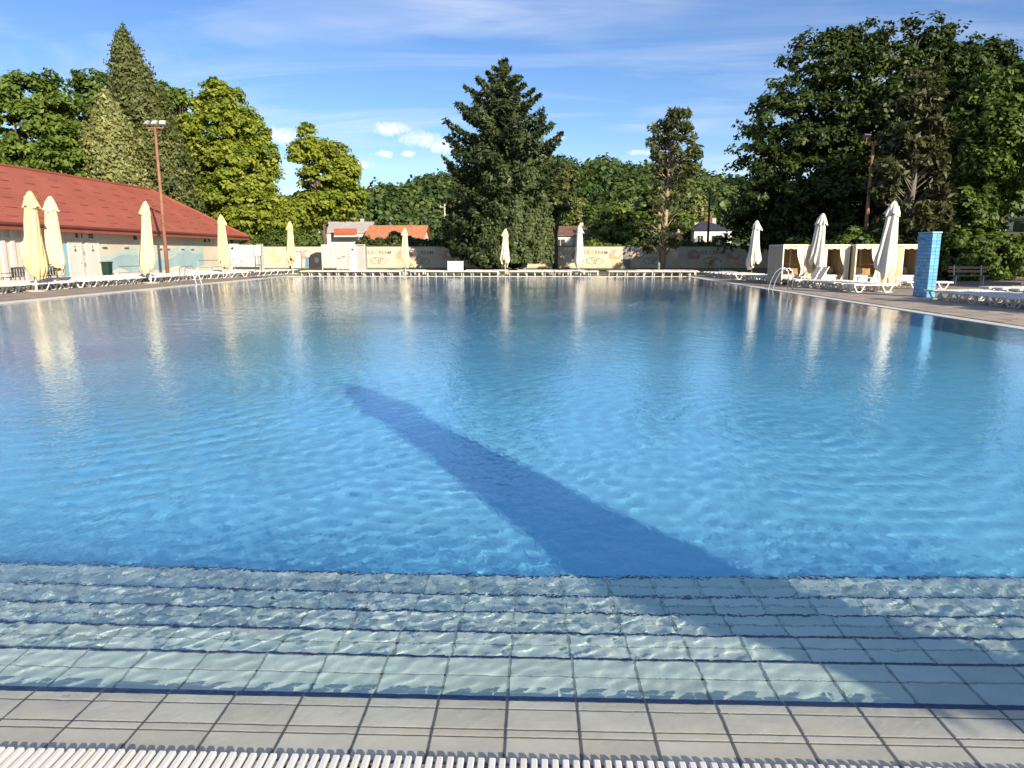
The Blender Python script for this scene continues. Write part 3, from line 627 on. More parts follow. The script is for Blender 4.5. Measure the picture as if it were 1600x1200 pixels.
terra = mat('terracotta_roof', (.42, .17, .085), .8, .2, 1.2, bump=.4, bscale=9, stretch=(3, .6, 1))
brownroof = mat('brown_roof', (.15, .085, .06), .8, .25, 1.0); blackroof = mat('black_roof', (.035, .038, .045), .55, .2, 1.0)
render_w = mat('white_render', (.60, .58, .54), .85, .08, .6); cream = mat('cream_render', (.66, .58, .46), .85, .1, .6)
glass = mat('window_glass', (.03, .035, .04), .12, .2, 1.0, spec=.8)
def house(label, pl, pr, py_e, py_r, Y, roof, wallm, depth=8.0, hip=None, ridge=None, gable_px=None, wins=(), base=0.0, name='house'):
    x0, x1 = AY(pl, py_e, Y).x, AY(pr, py_e, Y).x; ze, zr = AY(pl, py_e, Y).z, AY((pl + pr) / 2, py_r, Y).z
    o = thing(name, ((x0 + x1) / 2, Y, base), label, 'house'); w = x1 - x0; a = w / 2; e = ze - base; rz_ = zr - base; ov = .45
    MB().box((-a + ov, ov * .6, 0), (a - ov, depth - ov, e + .02)).build('wall', wallm, o)
    rf = MB(); t_ = .16
    if hip is not None:      # hipped roof, ridge runs across the view
        hi = hip * w; A = [(-a, 0, e), (a, 0, e), (a, depth, e), (-a, depth, e)]; B = [(-a + hi, depth / 2, rz_), (a - hi, depth / 2, rz_)]
        for q in ((A[0], A[1], B[1], B[0]), (A[2], A[3], B[0], B[1]), (A[1], A[2], B[1]), (A[3], A[0], B[0])): rf.quad(*q)
        rf.quad(*A)
    else:                    # gable roof, ridge across the view
        for sy in (0, 1):
            ys_ = (0, depth / 2) if sy == 0 else (depth, depth / 2)
            rf.quad((-a, ys_[0], e), (a, ys_[0], e), (a, ys_[1], rz_), (-a, ys_[1], rz_)); rf.quad((-a, ys_[0], e - t_), (a, ys_[0], e - t_), (a, ys_[1], rz_ - t_), (-a, ys_[1], rz_ - t_))
            rf.quad((-a, ys_[0], e - t_), (a, ys_[0], e - t_), (a, ys_[0], e), (-a, ys_[0], e))
        for sx_ in (-1, 1):
            g_ = MB(); g_.poly([(sx_ * (a - ov), ov, e - .1), (sx_ * (a - ov), depth - ov, e - .1), (sx_ * (a - ov), depth / 2, rz_ - t_ - .08)], .1, (-sx_, 0, 0)); g_.build('gable', wallm, o)
    rfo = rf.build('roof', roof, o)
    MB().box((a * .35, depth * .55, rz_ - 1.0), (a * .35 + .5, depth * .55 + .5, rz_ + .45)).build('chimney', MATS.get('grey_roof') or brownroof, rfo)
    for (fx, z0, z1, fw) in wins:
        wx = -a + fx * w; f_ = MB(); zz0, zz1 = e * z0, e * z1
        for q in ((wx - fw / 2 - .08, zz0 - .08, wx + fw / 2 + .08, zz0), (wx - fw / 2 - .08, zz1, wx + fw / 2 + .08, zz1 + .08), (wx - fw / 2 - .08, zz0, wx - fw / 2, zz1), (wx + fw / 2, zz0, wx + fw / 2 + .08, zz1), (wx - .03, zz0, wx + .03, zz1)):
            f_.box((q[0], ov * .6 - .06, q[1]), (q[2], ov * .6 + .02, q[3]))
        wi = f_.build('window', whitepaint, o); MB().box((wx - fw / 2, ov * .6 - .03, zz0), (wx + fw / 2, ov * .6 - .01, zz1)).build('pane', glass, wi)
    return o
house('low house with wide orange tiled roof and pale gable behind the ivy hedge', 566, 662, 374, 350, 98, terra, cream, 9, wins=((.3, .45, .8, 1.2), (.65, .45, .8, 1.2)))
v = house('white villa with brick-red balcony front beneath the airy light green tree', 498, 574, 362, 344, 104, mat('grey_roof', (.40, .37, .34), .8, .15, 1.0), render_w, 10, wins=((.2, .1, .38, 1.0), (.36, .1, .38, 1.0), (.75, .1, .38, 1.0)))
bz = AY(520, 368, 103).z; bt = AY(520, 357, 103).z; x0, x1 = AY(522, 360, 103).x - v.location.x, AY(558, 360, 103).x - v.location.x
bal = MB(); bal.box((x0, -1.2, bz - .2), (x1, .3, bz)); b_ = bal.build('balcony', render_w, v)
for k in range(12):
    MB().box((x0 + (x1 - x0) * k / 12 + .02, -1.2, bz), (x0 + (x1 - x0) * (k + 1) / 12 - .02, -1.12, bt)).build('balcony_board', mat('red_board', (.36, .09, .045), .7, .2, 2.0), b_)
house('white villa with steep dark brown roof peeping over the sunny painted wall', 862, 932, 367, 351, 96, brownroof, render_w, 9, wins=((.2, .5, .85, 1.2), (.62, .4, .85, 1.8), (.85, .4, .85, 1.2)))
house('white bungalow with black pyramid roof behind the shaded wall', 1080, 1150, 360, 344, 92, blackroof, render_w, 9, hip=.42, wins=((.22, .5, .85, .7), (.6, .5, .85, 1.4)))
house('house with dull red gable roof up behind the white bungalow', 1074, 1118, 344, 333, 128, mat('dull_red_roof', (.28, .09, .06), .8, .2, 1.0), render_w, 8, wins=((.5, .6, .85, 1.2),))
house('small shed with rusty tiled roof behind the trunk of the slender pine', 1046, 1068, 373, 363, 90, terra, cream, 4)
house('house with brown hip roof half hidden behind the bright yellow-green tree', 388, 424, 362, 344, 108, brownroof, render_w, 9, hip=.3, wins=((.3, .4, .8, 1.1), (.7, .4, .8, 1.1)))
def tz(px, Y): p_ = AY(px, 395, Y); return float(terrain(p_.x, Y))
house('cream chalet with pale gable high on the wooded slope past the huge tree', 1545, 1575, 346, 331, 150, brownroof, cream, 8, wins=((.5, .6, .9, 1.4),), base=tz(1560, 150))
house('little red-roofed house above the cream chalet on the slope', 1566, 1590, 331, 323, 180, terra, render_w, 7, base=tz(1578, 180))
house('low barn with rust-red roof below the cream chalet', 1516, 1550, 358, 349, 120, mat('rust_roof', (.30, .13, .07), .8, .2, 1.0), cream, 7, base=tz(1533, 120))
# mid-ground trees behind the wall
for i, (nm, lab, p0, Y, rows, m_, sd) in enumerate((
    ('broadleaf_tree', 'pale silvery slim tree between the brown-roofed villa and the wood', 905, 112, [(312, 335, 893, 918), (325, 352, 892, 922)], olive, 61),
    ('broadleaf_tree', 'rounded yellow-green tree beside the brown-roofed villa behind the wall', 962, 92, [(318, 350, 938, 985), (338, 386, 925, 995)], mid, 62),
    ('conifer_tree', 'narrow dark green conifer between the pale slim tree and the rounded yellow-green one', 925, 104, [(325, 350, 918, 932), (340, 386, 912, 938)], deep, 63),
    ('broadleaf_tree', 'yellowish flowering tree behind the black-roofed bungalow', 1095, 118, [(303, 330, 1078, 1102), (318, 345, 1070, 1106)], olive, 64),
    ('broadleaf_tree', 'round light green garden tree between the pine trunk and the white bungalow', 1068, 96, [(335, 360, 1055, 1084), (350, 385, 1052, 1088)], mid, 65),
    ('broadleaf_tree', 'dark tree filling in behind the pine crown over the rusty shed', 1022, 100, [(300, 340, 1000, 1045), (330, 384, 990, 1050)], deep, 66),
    ('broadleaf_tree', 'dark green tree leaning over the gable of the brown-roofed villa', 870, 110, [(320, 345, 856, 886), (335, 354, 850, 880)], mid, 67))):
    bl_tree(nm, lab, p0, Y, rows, 170, 40, .8, .34, m_, sd, r0=.2, h0=1.6)
def hedge(name, label, x0, x1, y0, y1, z0, z1, m_, seed, n=260, nl=36, leaf=.17, cr=.45, cat='hedge'):
    o = thing(name, ((x0 + x1) / 2, (y0 + y1) / 2, 0), label, cat); a, b_ = (x1 - x0) / 2, (y1 - y0) / 2; rr = random.Random(seed)
    k = max(3, int((x1 - x0) / 1.3)); lobes = []
    for i in range(k):
        cx = -a + (i + .5) * 2 * a / k; h = rr.uniform(.82, 1.08) * (z1 - z0)
        lobes.append((cx, rr.uniform(-.2, .2) * b_, z0 + h / 2, a / k * 1.5, b_ * .95, h / 2))
    P, nr, v_, lf = clump_crown(lobes, n, nl, cr, leaf, seed, shell=(.7, 1.02))
    P[:, 2] = np.maximum(P[:, 2], .03)
    c_ = bpy.data.objects.new('foliage', leaves_mesh('foliage', P, nr, lf, v_, m_, seed=seed)); link(c_); c_.parent = o
    for l in lobes: MB().tube([(l[0], l[1], -.1), (l[0] + rr.uniform(-.2, .2), l[1], l[2])], [.06, .03], 6).build('stem', bark, o)
    return o
WY = 72.0
wx = lambda px: AY(px, 395, WY).x
hedge('ivy_hedge', 'dark ivy hedge spilling over the wall in front of the orange roof', wx(556), wx(716), WY + .5, WY + 2.6, .5, 3.6, ivy, 71, 420)
hedge('garden_hedge', 'dark shrubbery above the wall by the end of the bar building', wx(384), wx(472), WY + 1, WY + 3, .5, 3.9, deep, 72, 300)
hedge('garden_hedge', 'black-green hedge along the shaded wall in front of the white bungalow', wx(1044), wx(1150), WY + .6, WY + 2.2, .4, 2.85, deep, 73, 280)
hedge('garden_hedge', 'low dark bushes above the wall beneath the rounded yellow-green tree', wx(918), wx(1000), WY + 1, WY + 2.2, .3, 2.9, mid, 74, 120)

# ------------------------------------------------------------------ painted boundary wall
bw = thing('boundary_wall', (0, WY, 0), 'long cream boundary wall painted with ice cream murals behind the pool end', 'wall')
wallm = mat('painted_wall', (.50, .44, .345), .85, .14, .5, bump=.1, bscale=30)
xw0, xw1 = wx(330), wx(1270)
MB().box((xw0, 0, 0), (xw1, .25, 2.20)).build('wall_body', wallm, bw)
MB().box((xw0, -.04, 2.20), (xw1, .29, 2.27)).build('coping', mat('dark_coping', (.06, .055, .05), .7, .2, 2.0), bw)
MB().box((xw0, -.03, 0), (xw1, -.002, .10)).build('plinth', mat('plinth_grey', (.16, .14, .12), .85, .2, 2.0), bw)
ink = mat('faded_black_paint', (.19, .16, .13), .8, .25, 3.0)
def text_mesh(txt, size, m, name='lettering', bold=0.0):
    c_ = bpy.data.curves.new('t', 'FONT'); c_.body = txt; c_.size = size; c_.align_x = 'CENTER'; c_.extrude = .002; c_.offset = bold; c_.resolution_u = 3
    ob = bpy.data.objects.new('t', c_); COL.objects.link(ob); dg = bpy.context.evaluated_depsgraph_get()
    me = bpy.data.meshes.new_from_object(ob.evaluated_get(dg)); bpy.data.objects.remove(ob); bpy.data.curves.remove(c_)
    me.name = name; me.materials.clear(); me.materials.append(m); return me
def put_text(txt, size, m, parent, loc, rz=0.0, name='lettering', bold=0.0):
    o = bpy.data.objects.new(name, text_mesh(txt, size, m, name, bold)); link(o); o.parent = parent; o.location = loc; o.rotation_euler = (R(90), 0, rz); return o
def disc_pts(cx, cz, rx, rz_, y, n=18, a0=0, a1=2 * math.pi, wob=0.0):
    full = abs(a1 - a0 - 2 * math.pi) < 1e-6
    return [(cx + rx * (1 + wob * math.sin(5 * t_)) * math.cos(t_), y, cz + rz_ * (1 + wob * math.sin(4 * t_ + 1)) * math.sin(t_)) for t_ in (a0 + (a1 - a0) * k / (n if full else n - 1) for k in range(n))]
MC = {k: mat('mural_' + k, c_, .85, .22, 2.2) for k, c_ in dict(scoop=(.44, .30, .20), rose=(.46, .30, .25), cone=(.56, .44, .29), sand=(.55, .43, .25), pale=(.62, .54, .43), plum=(.33, .22, .20), teal=(.25, .42, .46)).items()}
for k, px in enumerate((592, 658, 748, 840, 930, 1020, 1114)):
    x = wx(px); put_text('ICE CREAM', .50, ink, bw, (x, -.006, 1.45), bold=.006)
    for q, (dx, dz, rx, rz_) in enumerate(((-.35, .80, .55, .33), (.35, .75, .50, .30), (0, .98, .45, .22))):
        m_ = MB(); a_ = disc_pts(x + dx, dz, rx, rz_, -.004 - .003 * q, 20, wob=.06); b_ = disc_pts(x + dx, dz, rx * .86, rz_ * .84, -.004 - .003 * q, 20, wob=.06)
        for i in range(20):
            j = (i + 1) % 20; m_.quad(a_[i], a_[j], b_[j], b_[i])
        m_.build('mural_swirl', ink, bw)
for px, kind in ((628, 'scoop'), (646, 'rose'), (700, 'scoop'), (792, 'scoop'), (872, 'scoop'), (903, 'plum'), (961, 'scoop'), (996, 'rose'), (1052, 'sand'), (1084, 'plum'), (1146, 'rose'), (478, 'rose'), (431, 'sand')):
    x = wx(px); MB().poly(disc_pts(x, 1.28, .62, .58, -.009, 22, wob=.05), .004, (0, -1, 0)).build('mural_scoop', MC[kind], bw)
    MB().poly(disc_pts(x + .2, 1.45, .30, .26, -.014, 16, wob=.08), .003, (0, -1, 0)).build('mural_highlight', MC['pale' if kind != 'plum' else 'rose'], bw)
    MB().poly([(x - .5, -.018, .95), (x + .5, -.018, .95), (x + .08, -.018, .18), (x - .08, -.018, .18)], .003, (0, -1, 0)).build('mural_cone', MC['cone'], bw)
pts = [(xw0 + 9, -.022, .11)]; top = [(x, -.022, .30 + .12 * math.sin(x * .9) + .07 * math.sin(x * 2.3)) for x in np.linspace(xw0 + 9, xw1, 90)]
MB().poly([top[-1][:2] + (.11,)] + pts + top, .003, (0, -1, 0)).build('mural_sand', MC['sand'], bw)
for px in (980, 543): MB().box((wx(px) - .35, -.06, .11), (wx(px) + .35, -.03, 2.19)).build('pilaster', mat('grey_pilaster', (.20, .19, .18), .85, .15, 1.5), bw)
# lawn strip in front of the wall
struct('lawn', MB().quad((-46, YF + 5.5, .026), (40, YF + 5.5, .026), (40, WY, .026), (-46, WY, .026)), mat('lawn_grass', (.095, .13, .03), .95, .35, .8, bump=1.0, bscale=25))

# ------------------------------------------------------------------ bar building with red roof
BX = -26.0
bd = thing('bar_building', (BX, 45, 0), 'long low cream bar building with red hipped metal roof beside the pool', 'building')
Lp = lambda x, y, z: (x - BX, y - 45, z)
wall_c = mat('bar_wall', (.55, .50, .40), .85, .10, .7)
roofm = mat('red_metal_tile', (.34, .10, .062), .5, .12, .5)
t = roofm.node_tree; b = t.nodes['Principled BSDF']; c = N(t, 'ShaderNodeTexCoord'); sp_ = N(t, 'ShaderNodeSeparateXYZ'); t.links.new(c.outputs['Object'], sp_.inputs[0])
wv = math_(t, 'SINE', math_(t, 'MULTIPLY', sp_.outputs[1], 2 * math.pi / .19)); bpn = N(t, 'ShaderNodeBump', i_Strength=.5, i_Distance=.02); t.links.new(wv, bpn.inputs['Height']); t.links.new(bpn.outputs[0], b.inputs['Normal'])
EX, EZ, RX, RZ, YE, YR, YB = -25.3, 2.98, -31.0, 6.57, 63.3, 58.2, 24.0
w_ = MB(); w_.box(Lp(-36, 34.2, 0), Lp(BX, 62.7, 2.86)); w_.build('wall', wall_c, bd)
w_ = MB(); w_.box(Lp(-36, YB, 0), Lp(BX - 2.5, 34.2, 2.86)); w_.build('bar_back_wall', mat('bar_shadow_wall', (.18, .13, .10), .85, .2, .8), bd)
# roof courses, each a step of its own depth
nc = 24; rf = MB()
for k in range(nc):
    f0, f1 = k / nc, (k + 1) / nc; lift = .03
    xa, za, xb, zb = EX + (RX - EX) * f0, EZ + (RZ - EZ) * f0, EX + (RX - EX) * f1, EZ + (RZ - EZ) * f1
    ya, yb = YE + (YR - YE) * f0, YE + (YR - YE) * f1
    rf.quad(Lp(xa, YB, za + lift), Lp(xa, ya, za + lift), Lp(xb, yb, zb), Lp(xb, YB, zb)); rf.quad(Lp(xa, YB, za), Lp(xa, ya, za), Lp(xa, ya, za + lift), Lp(xa, YB, za + lift))
    xc, xd = 2 * RX - xa, 2 * RX - xb
    rf.quad(Lp(xa, ya, za + lift), Lp(xc, ya, za + lift), Lp(xd, yb, zb), Lp(xb, yb, zb)); rf.quad(Lp(xc, YB, za + lift), Lp(xc, ya, za + lift), Lp(xd, yb, zb), Lp(xd, YB, zb))
rf.quad(Lp(EX, YB, EZ - .01), Lp(EX, YE, EZ - .01), Lp(2 * RX - EX, YE, EZ - .01), Lp(2 * RX - EX, YB, EZ - .01))
rfo = rf.build('roof', roofm, bd)
MB().box(Lp(EX - .02, YB, EZ - .30), Lp(EX + .05, YE + .05, EZ - .02)).build('fascia', mat('red_fascia', (.26, .065, .04), .5, .15, 1.0), bd)
MB().tube([Lp(EX + .12, YB, EZ + .0), Lp(EX + .12, YE + .1, EZ - .02)], .075, 8).build('gutter', mat('dark_red_gutter', (.15, .035, .025), .4, .15, 1.0), bd)
MB().tube([Lp(EX + .10, YE + .08, EZ - .05), Lp(EX - .1, YE + .02, EZ - .5), Lp(BX + .06, 62.75, EZ - .9), Lp(BX + .06, 62.75, .05)], .05, 8).build('downpipe', MATS['dark_red_gutter'], bd)
MB().tube([Lp(RX, YB, RZ + .04), Lp(RX, YR, RZ + .04), Lp(EX, YE, EZ + .05)], .09, 8).build('ridge_cap', MATS['red_fascia'], rfo)
sgm = MB().box((-.02, -.42, 0), (.02, .42, .045)).mesh('snow_guard', MATS['red_fascia'])
sr = random.Random(9)
for k, f in enumerate((.10, .24, .40, .55, .70, .84)):
    y = 31 + (k % 2) * 1.1
    while y < YE + (YR - YE) * f - 1.4:
        o = bpy.data.objects.new('snow_guard', sgm); link(o); o.parent = rfo; o.location = Lp(EX + (RX - EX) * f, y, EZ + (RZ - EZ) * f + .02); o.rotation_euler = (0, -math.atan2(RZ - EZ, EX - RX), sr.uniform(-.02, .02)); y += 2.15
# blue wave murals on the wall
mt1 = mat('mural_pale_blue', (.29, .43, .46), .85, .12, 1.0); mt2 = mat('mural_mist', (.40, .50, .49), .85, .10, 1.0); mt3 = mat('mural_foam', (.58, .56, .48), .85, .08, 1.0)
def wave(y0, y1, lo, hi, m_, off):
    Y_ = np.linspace(y0, y1, 40); top = [Lp(BX + off, y, min(2.6, max(.25, hi(y)))) for y in Y_]; bot = [Lp(BX + off, y, max(.2, lo(y))) for y in Y_]
    MB().poly(bot + top[::-1], .003, (1, 0, 0)).build('mural_wave', m_, bd)
def wy(px): return AX(px, 400, BX).y
wave(wy(158), wy(216), lambda y: .35, lambda y: 1.15 + .10 * (y - wy(158)) + .12 * math.sin(y * 1.3), mt1, .004)
wave(wy(158), wy(216), lambda y: 1.1 + .10 * (y - wy(158)) + .12 * math.sin(y * 1.3), lambda y: 1.35 + .17 * (y - wy(158)), mt2, .008)
wave(wy(236), wy(318), lambda y: .4, lambda y: 1.0 + .7 * math.sin((y - wy(240)) * .30) ** 2 + .1 * math.sin(y * 1.7), mt1, .004)
wave(wy(236), wy(318), lambda y: 1.05 + .7 * math.sin((y - wy(240)) * .30) ** 2, lambda y: 1.5 + .75 * math.sin((y - wy(240)) * .28) ** 2, mt2, .008)
wave(wy(160), wy(212), lambda y: .2, lambda y: .35 + .28 * math.sin(y * 1.1) ** 2, mt3, .012); wave(wy(240), wy(345), lambda y: .2, lambda y: .38 + .25 * math.sin(y * .7) ** 2, mt3, .012)
wave(wy(93), wy(107), lambda y: .3, lambda y: 2.1, mat('mural_strong_blue', (.20, .42, .52), .85, .15, 1.0), .004)
# bar front: white columns, transoms, dark glazing
for px in (-40, -18, 5, 20, 38, 61, 88): MB().box(Lp(BX - .18, wy(px) - .13, .02), Lp(BX + .10, wy(px) + .13, 2.84)).build('column', whitepaint, bd)
MB().box(Lp(BX - .1, wy(-40), 2.20), Lp(BX + .04, wy(88), 2.34)).build('transom_rail', whitepaint, bd); MB().box(Lp(BX - .1, wy(-40), 2.72), Lp(BX + .05, wy(88), 2.85)).build('head_rail', whitepaint, bd)
MB().box(Lp(BX - .1, wy(20) + .13, .1), Lp(BX + .05, wy(61) - .13, .95)).build('counter_front', mat('panelled_counter', (.56, .52, .44), .7, .1, 2.0), bd)
for a_, b_ in ((-40, -18), (-18, 5), (5, 20), (20, 38), (38, 61), (61, 88)): MB().box(Lp(BX - .07, wy(a_) + .14, 2.35), Lp(BX - .05, wy(b_) - .14, 2.71)).build('window_pane', glass, bd)
for a_, b_ in ((-40, -18), (-18, 5), (5, 20), (61, 88)): MB().box(Lp(BX - .09, wy(a_) + .14, .12), Lp(BX - .07, wy(b_) - .14, 2.19)).build('window_pane', glass, bd)
for a_, b_ in ((119, 126), (128, 133), (139, 149), (209, 217), (319, 324), (326, 330), (352, 357), (360, 366)):
    wi = MB().box(Lp(BX + .002, wy(a_), 2.36), Lp(BX + .03, wy(b_), 2.72)).build('window', whitepaint, bd); MB().box(Lp(BX + .031, wy(a_) + .07, 2.41), Lp(BX + .036, wy(b_) - .07, 2.67)).build('pane', glass, wi)
for a_, b_ in ((108, 126), (136, 153)):
    d_ = MB().box(Lp(BX + .003, wy(a_), .06), Lp(BX + .06, wy(b_), 2.14)).build('door', mat('grey_white_door', (.62, .60, .56), .6, .06, 1.0), bd)
    f_ = MB(); f_.box(Lp(BX + .003, wy(a_) - .1, .02), Lp(BX + .08, wy(a_) - .002, 2.24)); f_.box(Lp(BX + .003, wy(b_) + .002, .02), Lp(BX + .08, wy(b_) + .1, 2.24)); f_.box(Lp(BX + .003, wy(a_), 2.142), Lp(BX + .08, wy(b_), 2.24)); f_.build('door_frame', whitepaint, d_)
    MB().box(Lp(BX + .061, wy(b_) - .12, .98), Lp(BX + .10, wy(b_) - .06, 1.10)).build('handle', steel, d_)
    ym = (wy(a_) + wy(b_)) / 2; ic = MB(); ic.poly([Lp(BX + .062, ym - .11, 1.66), Lp(BX + .062, ym + .11, 1.66), Lp(BX + .062, ym, 1.86)], .003, (1, 0, 0)); ic.poly([Lp(BX + .062, ym + .05 * math.cos(q), 1.93 + .05 * math.sin(q)) for q in np.linspace(0, 6.0, 10)], .003, (1, 0, 0)); ic.build('toilet_symbol', darkmetal, d_)
for q in range(5): MB().box(Lp(BX + .003, wy(128), .45 + q * .33), Lp(BX + .012, wy(131) + .2 * (q % 2), .68 + q * .33)).build('notice', mat('notice_grey', (.34, .31, .27), .8, .2, 6.0) if q % 2 else MC['sand'], bd)
for px, z in ((163, 1.9), (197, 1.9), (262, 1.85), (285, 1.85), (300, 1.85), (250, 1.85)):
    MB().box(Lp(BX + .013, wy(px) - .22, z), Lp(BX + .14, wy(px) + .22, z + .05)).build('wall_lamp', steel, bd)

# terrace railing in front of the mural
def railing(label, pts, h):
    o = thing('handrail', (pts[0][0], pts[0][1], .02), label, 'railing'); m_ = MB(); p0 = Vector((*pts[0], 0))
    P_ = [Vector((*q, 0)) - p0 for q in pts]; MB().tube([q + Vector((0, 0, h)) for q in P_], .024, 8).build('top_rail', steel, o); MB().tube([q + Vector((0, 0, h * .5)) for q in P_], .016, 8).build('middle_rail', steel, o)
    L = (P_[-1] - P_[0]).length; n = max(2, int(L / 1.9))
    for k in range(n + 1): q = P_[0].lerp(P_[-1], k / n); MB().tube([q, q + Vector((0, 0, h))], .022, 8).build('post', steel, o)
    return o
railing('low steel handrail in front of the first wave mural by the green bin', [(-25.0, wy(158)), (-25.0, wy(206))], .75)
railing('steel handrail with two rails along the second wave mural past the lamp post', [(-24.6, 52.0), (-24.6, 60.5)], 1.0)
# wheelie bin by the second door
bn = thing('wheelie_bin', (BX + .75, wy(146), .02), 'dark green wheelie bin in front of the second toilet door', 'bin')
gb = mat('bin_green', (.008, .030, .022), .5, .2, 3.0); mb = MB(); mb.v = [(-.16, -.18, .06), (.16, -.18, .06), (.16, .18, .06), (-.16, .18, .06), (-.21, -.23, .98), (.21, -.23, .98), (.21, .23, .98), (-.21, .23, .98)]
mb.f = [(0, 1, 2, 3), (4, 5, 6, 7), (0, 1, 5, 4), (1, 2, 6, 5), (2, 3, 7, 6), (3, 0, 4, 7)]; mb.build('body', gb, bn)
MB().box((-.24, -.25, .982), (.24, .27, 1.05)).build('lid', gb, bn, bevel=.02)
for s in (-1, 1): MB().tube([(s * .15, .20, .1), (s * .20, .20, .1)], .1, 12).build('wheel', darkmetal, bn)
# cafe furniture on the terrace
def chair(name, label, loc, rz, m_, group=None):
    o = thing(name, loc, label, 'chair', group, rz); MB().box((-.22, -.22, .43), (.22, .22, .46)).build('seat', m_, o, bevel=.01)
    bk = MB()
    for k in range(4): bk.box((-.22 + k * .12, -.235, .48), (-.14 + k * .12, -.215, .86))
    bk.box((-.24, -.24, .82), (.24, -.21, .90)); bk.build('backrest', m_, o)
    for sx_ in (-1, 1):
        for sy in (-1, 1): MB().tube([(sx_ * .20, sy * .20, .45), (sx_ * .23, sy * .23, 0)], .018, 6).build('leg', m_, o)
        MB().box((sx_ * .23 - .02, -.21, .62), (sx_ * .23 + .02, .20, .65)).build('armrest', m_, o)
    return o
gm = mat('anthracite_plastic', (.05, .055, .065), .5, .2, 3.0); redp = mat('red_plastic', (.34, .06, .035), .5, .15, 3.0)
for k, (px, py, rz) in enumerate(((62, 438, 2.2), (72, 437, -1.0), (84, 437, .6), (12, 437, 2.0), (28, 437, 1.1))):
    p_ = AX(px, py, BX + 1.5 + .3 * (k % 2)); chair('cafe_chair', 'anthracite plastic cafe chair on the terrace in front of the bar windows', (p_.x, p_.y, .02), rz, gm, 'cafe chairs in front of the bar windows')
ct = thing('cafe_table', (AX(68, 437, BX + 2.1).x, AX(68, 437, BX + 2.1).y, .02), 'small grey cafe table among the anthracite chairs', 'table'); MB().box((-.35, -.35, .71), (.35, .35, .745)).build('table_top', mat('grey_table', (.35, .36, .37), .5, .1, 2.0), ct, bevel=.01)
MB().tube([(0, 0, .02), (0, 0, .71)], .03, 8).build('leg', gm, ct); MB().disc((0, 0), .24, 0, .025).build('foot', gm, ct)

# ------------------------------------------------------------------ floodlight poles
rust = mat('rusty_steel', (.23, .11, .065), .7, .3, 2.0, bump=.2, bscale=20)
def lamp_pole(label, loc, h, rz, n_l):
    o = thing('floodlight_pole', loc, label, 'lamp post', None, rz); MB().tube([(0, 0, -.1), (0, 0, h * .5), (0, 0, h)], [.12, .10, .07], 12).build('pole', rust, o, smooth=True); MB().disc((0, 0), .22, 0, .03).build('base_plate', rust, o)
    MB().bar((-.52, 0, h), (.52, 0, h), .06, .06).build('crossbar', rust, o)
    for k in range(n_l):
        x = -.48 + .96 * k / (n_l - 1); M = Matrix.Translation((x, .0, h + .28)) @ Matrix.Rotation(R(-35 + 22 * k), 4, 'Z') @ Matrix.Rotation(R(-42), 4, 'X')
        fl = MB(); fl.box((-.19, -.06, -.15), (.19, .06, .15), M=M); fo_ = fl.build('floodlight', mat('lamp_housing', (.30, .31, .32), .4, .1, 3.0, metallic=.5) if n_l == 3 else darkmetal, o, bevel=.015)
        MB().box((-.165, -.068, -.125), (.165, -.061, .125), M=M).build('lens', mat('lamp_glass', (.62, .64, .66), .15, .05, 3.0) if n_l == 3 else glass, fo_)
        MB().bar((x, 0, h + .03), (x, 0, h + .22), .03, .03).build('bracket', rust, fo_)
    return o
lamp_pole('tall rusty floodlight pole in front of the red roof', (-22.5, AX(262, 428, -22.5).y, 0), 8.85, 0, 3)
lamp_pole('tall rusty floodlight pole rising behind the cabanas', (AY(1350, 392, 41.5).x, 41.5, 0), AY(1366, 222, 41.5).z, math.pi + .3, 2)
def util_pole(label, px, Y, top_py, m_, z0=0.0):
    p_ = AY(px, 395, Y); o = thing('utility_pole', (p_.x, Y, z0), label, 'pole'); h = AY(px, top_py, Y).z - z0; MB().tube([(0, 0, -.1), (0, 0, h)], [.16, .10], 10).build('pole', m_, o, smooth=True)
    MB().bar((-.6, 0, h - .35), (.6, 0, h - .35), .08, .08).build('crossarm', m_, o)
    for x in (-.5, 0, .5): MB().tube([(x, 0, h - .31), (x, 0, h - .12)], [.04, .025], 8).build('insulator', whitepaint, o)
util_pole('concrete utility pole beside the spruce over the ivy hedge', 696, 90, 319, mat('pole_concrete', (.42, .40, .36), .85, .1, 2.0)); util_pole('dark wooden utility pole in front of the black-roofed bungalow', 1105, 84, 294, mat('tarred_wood', (.03, .025, .022), .8, .2, 2.0))
util_pole('weathered pole on the slope below the cream chalet', 1537, 100, 332, MATS['tarred_wood'])

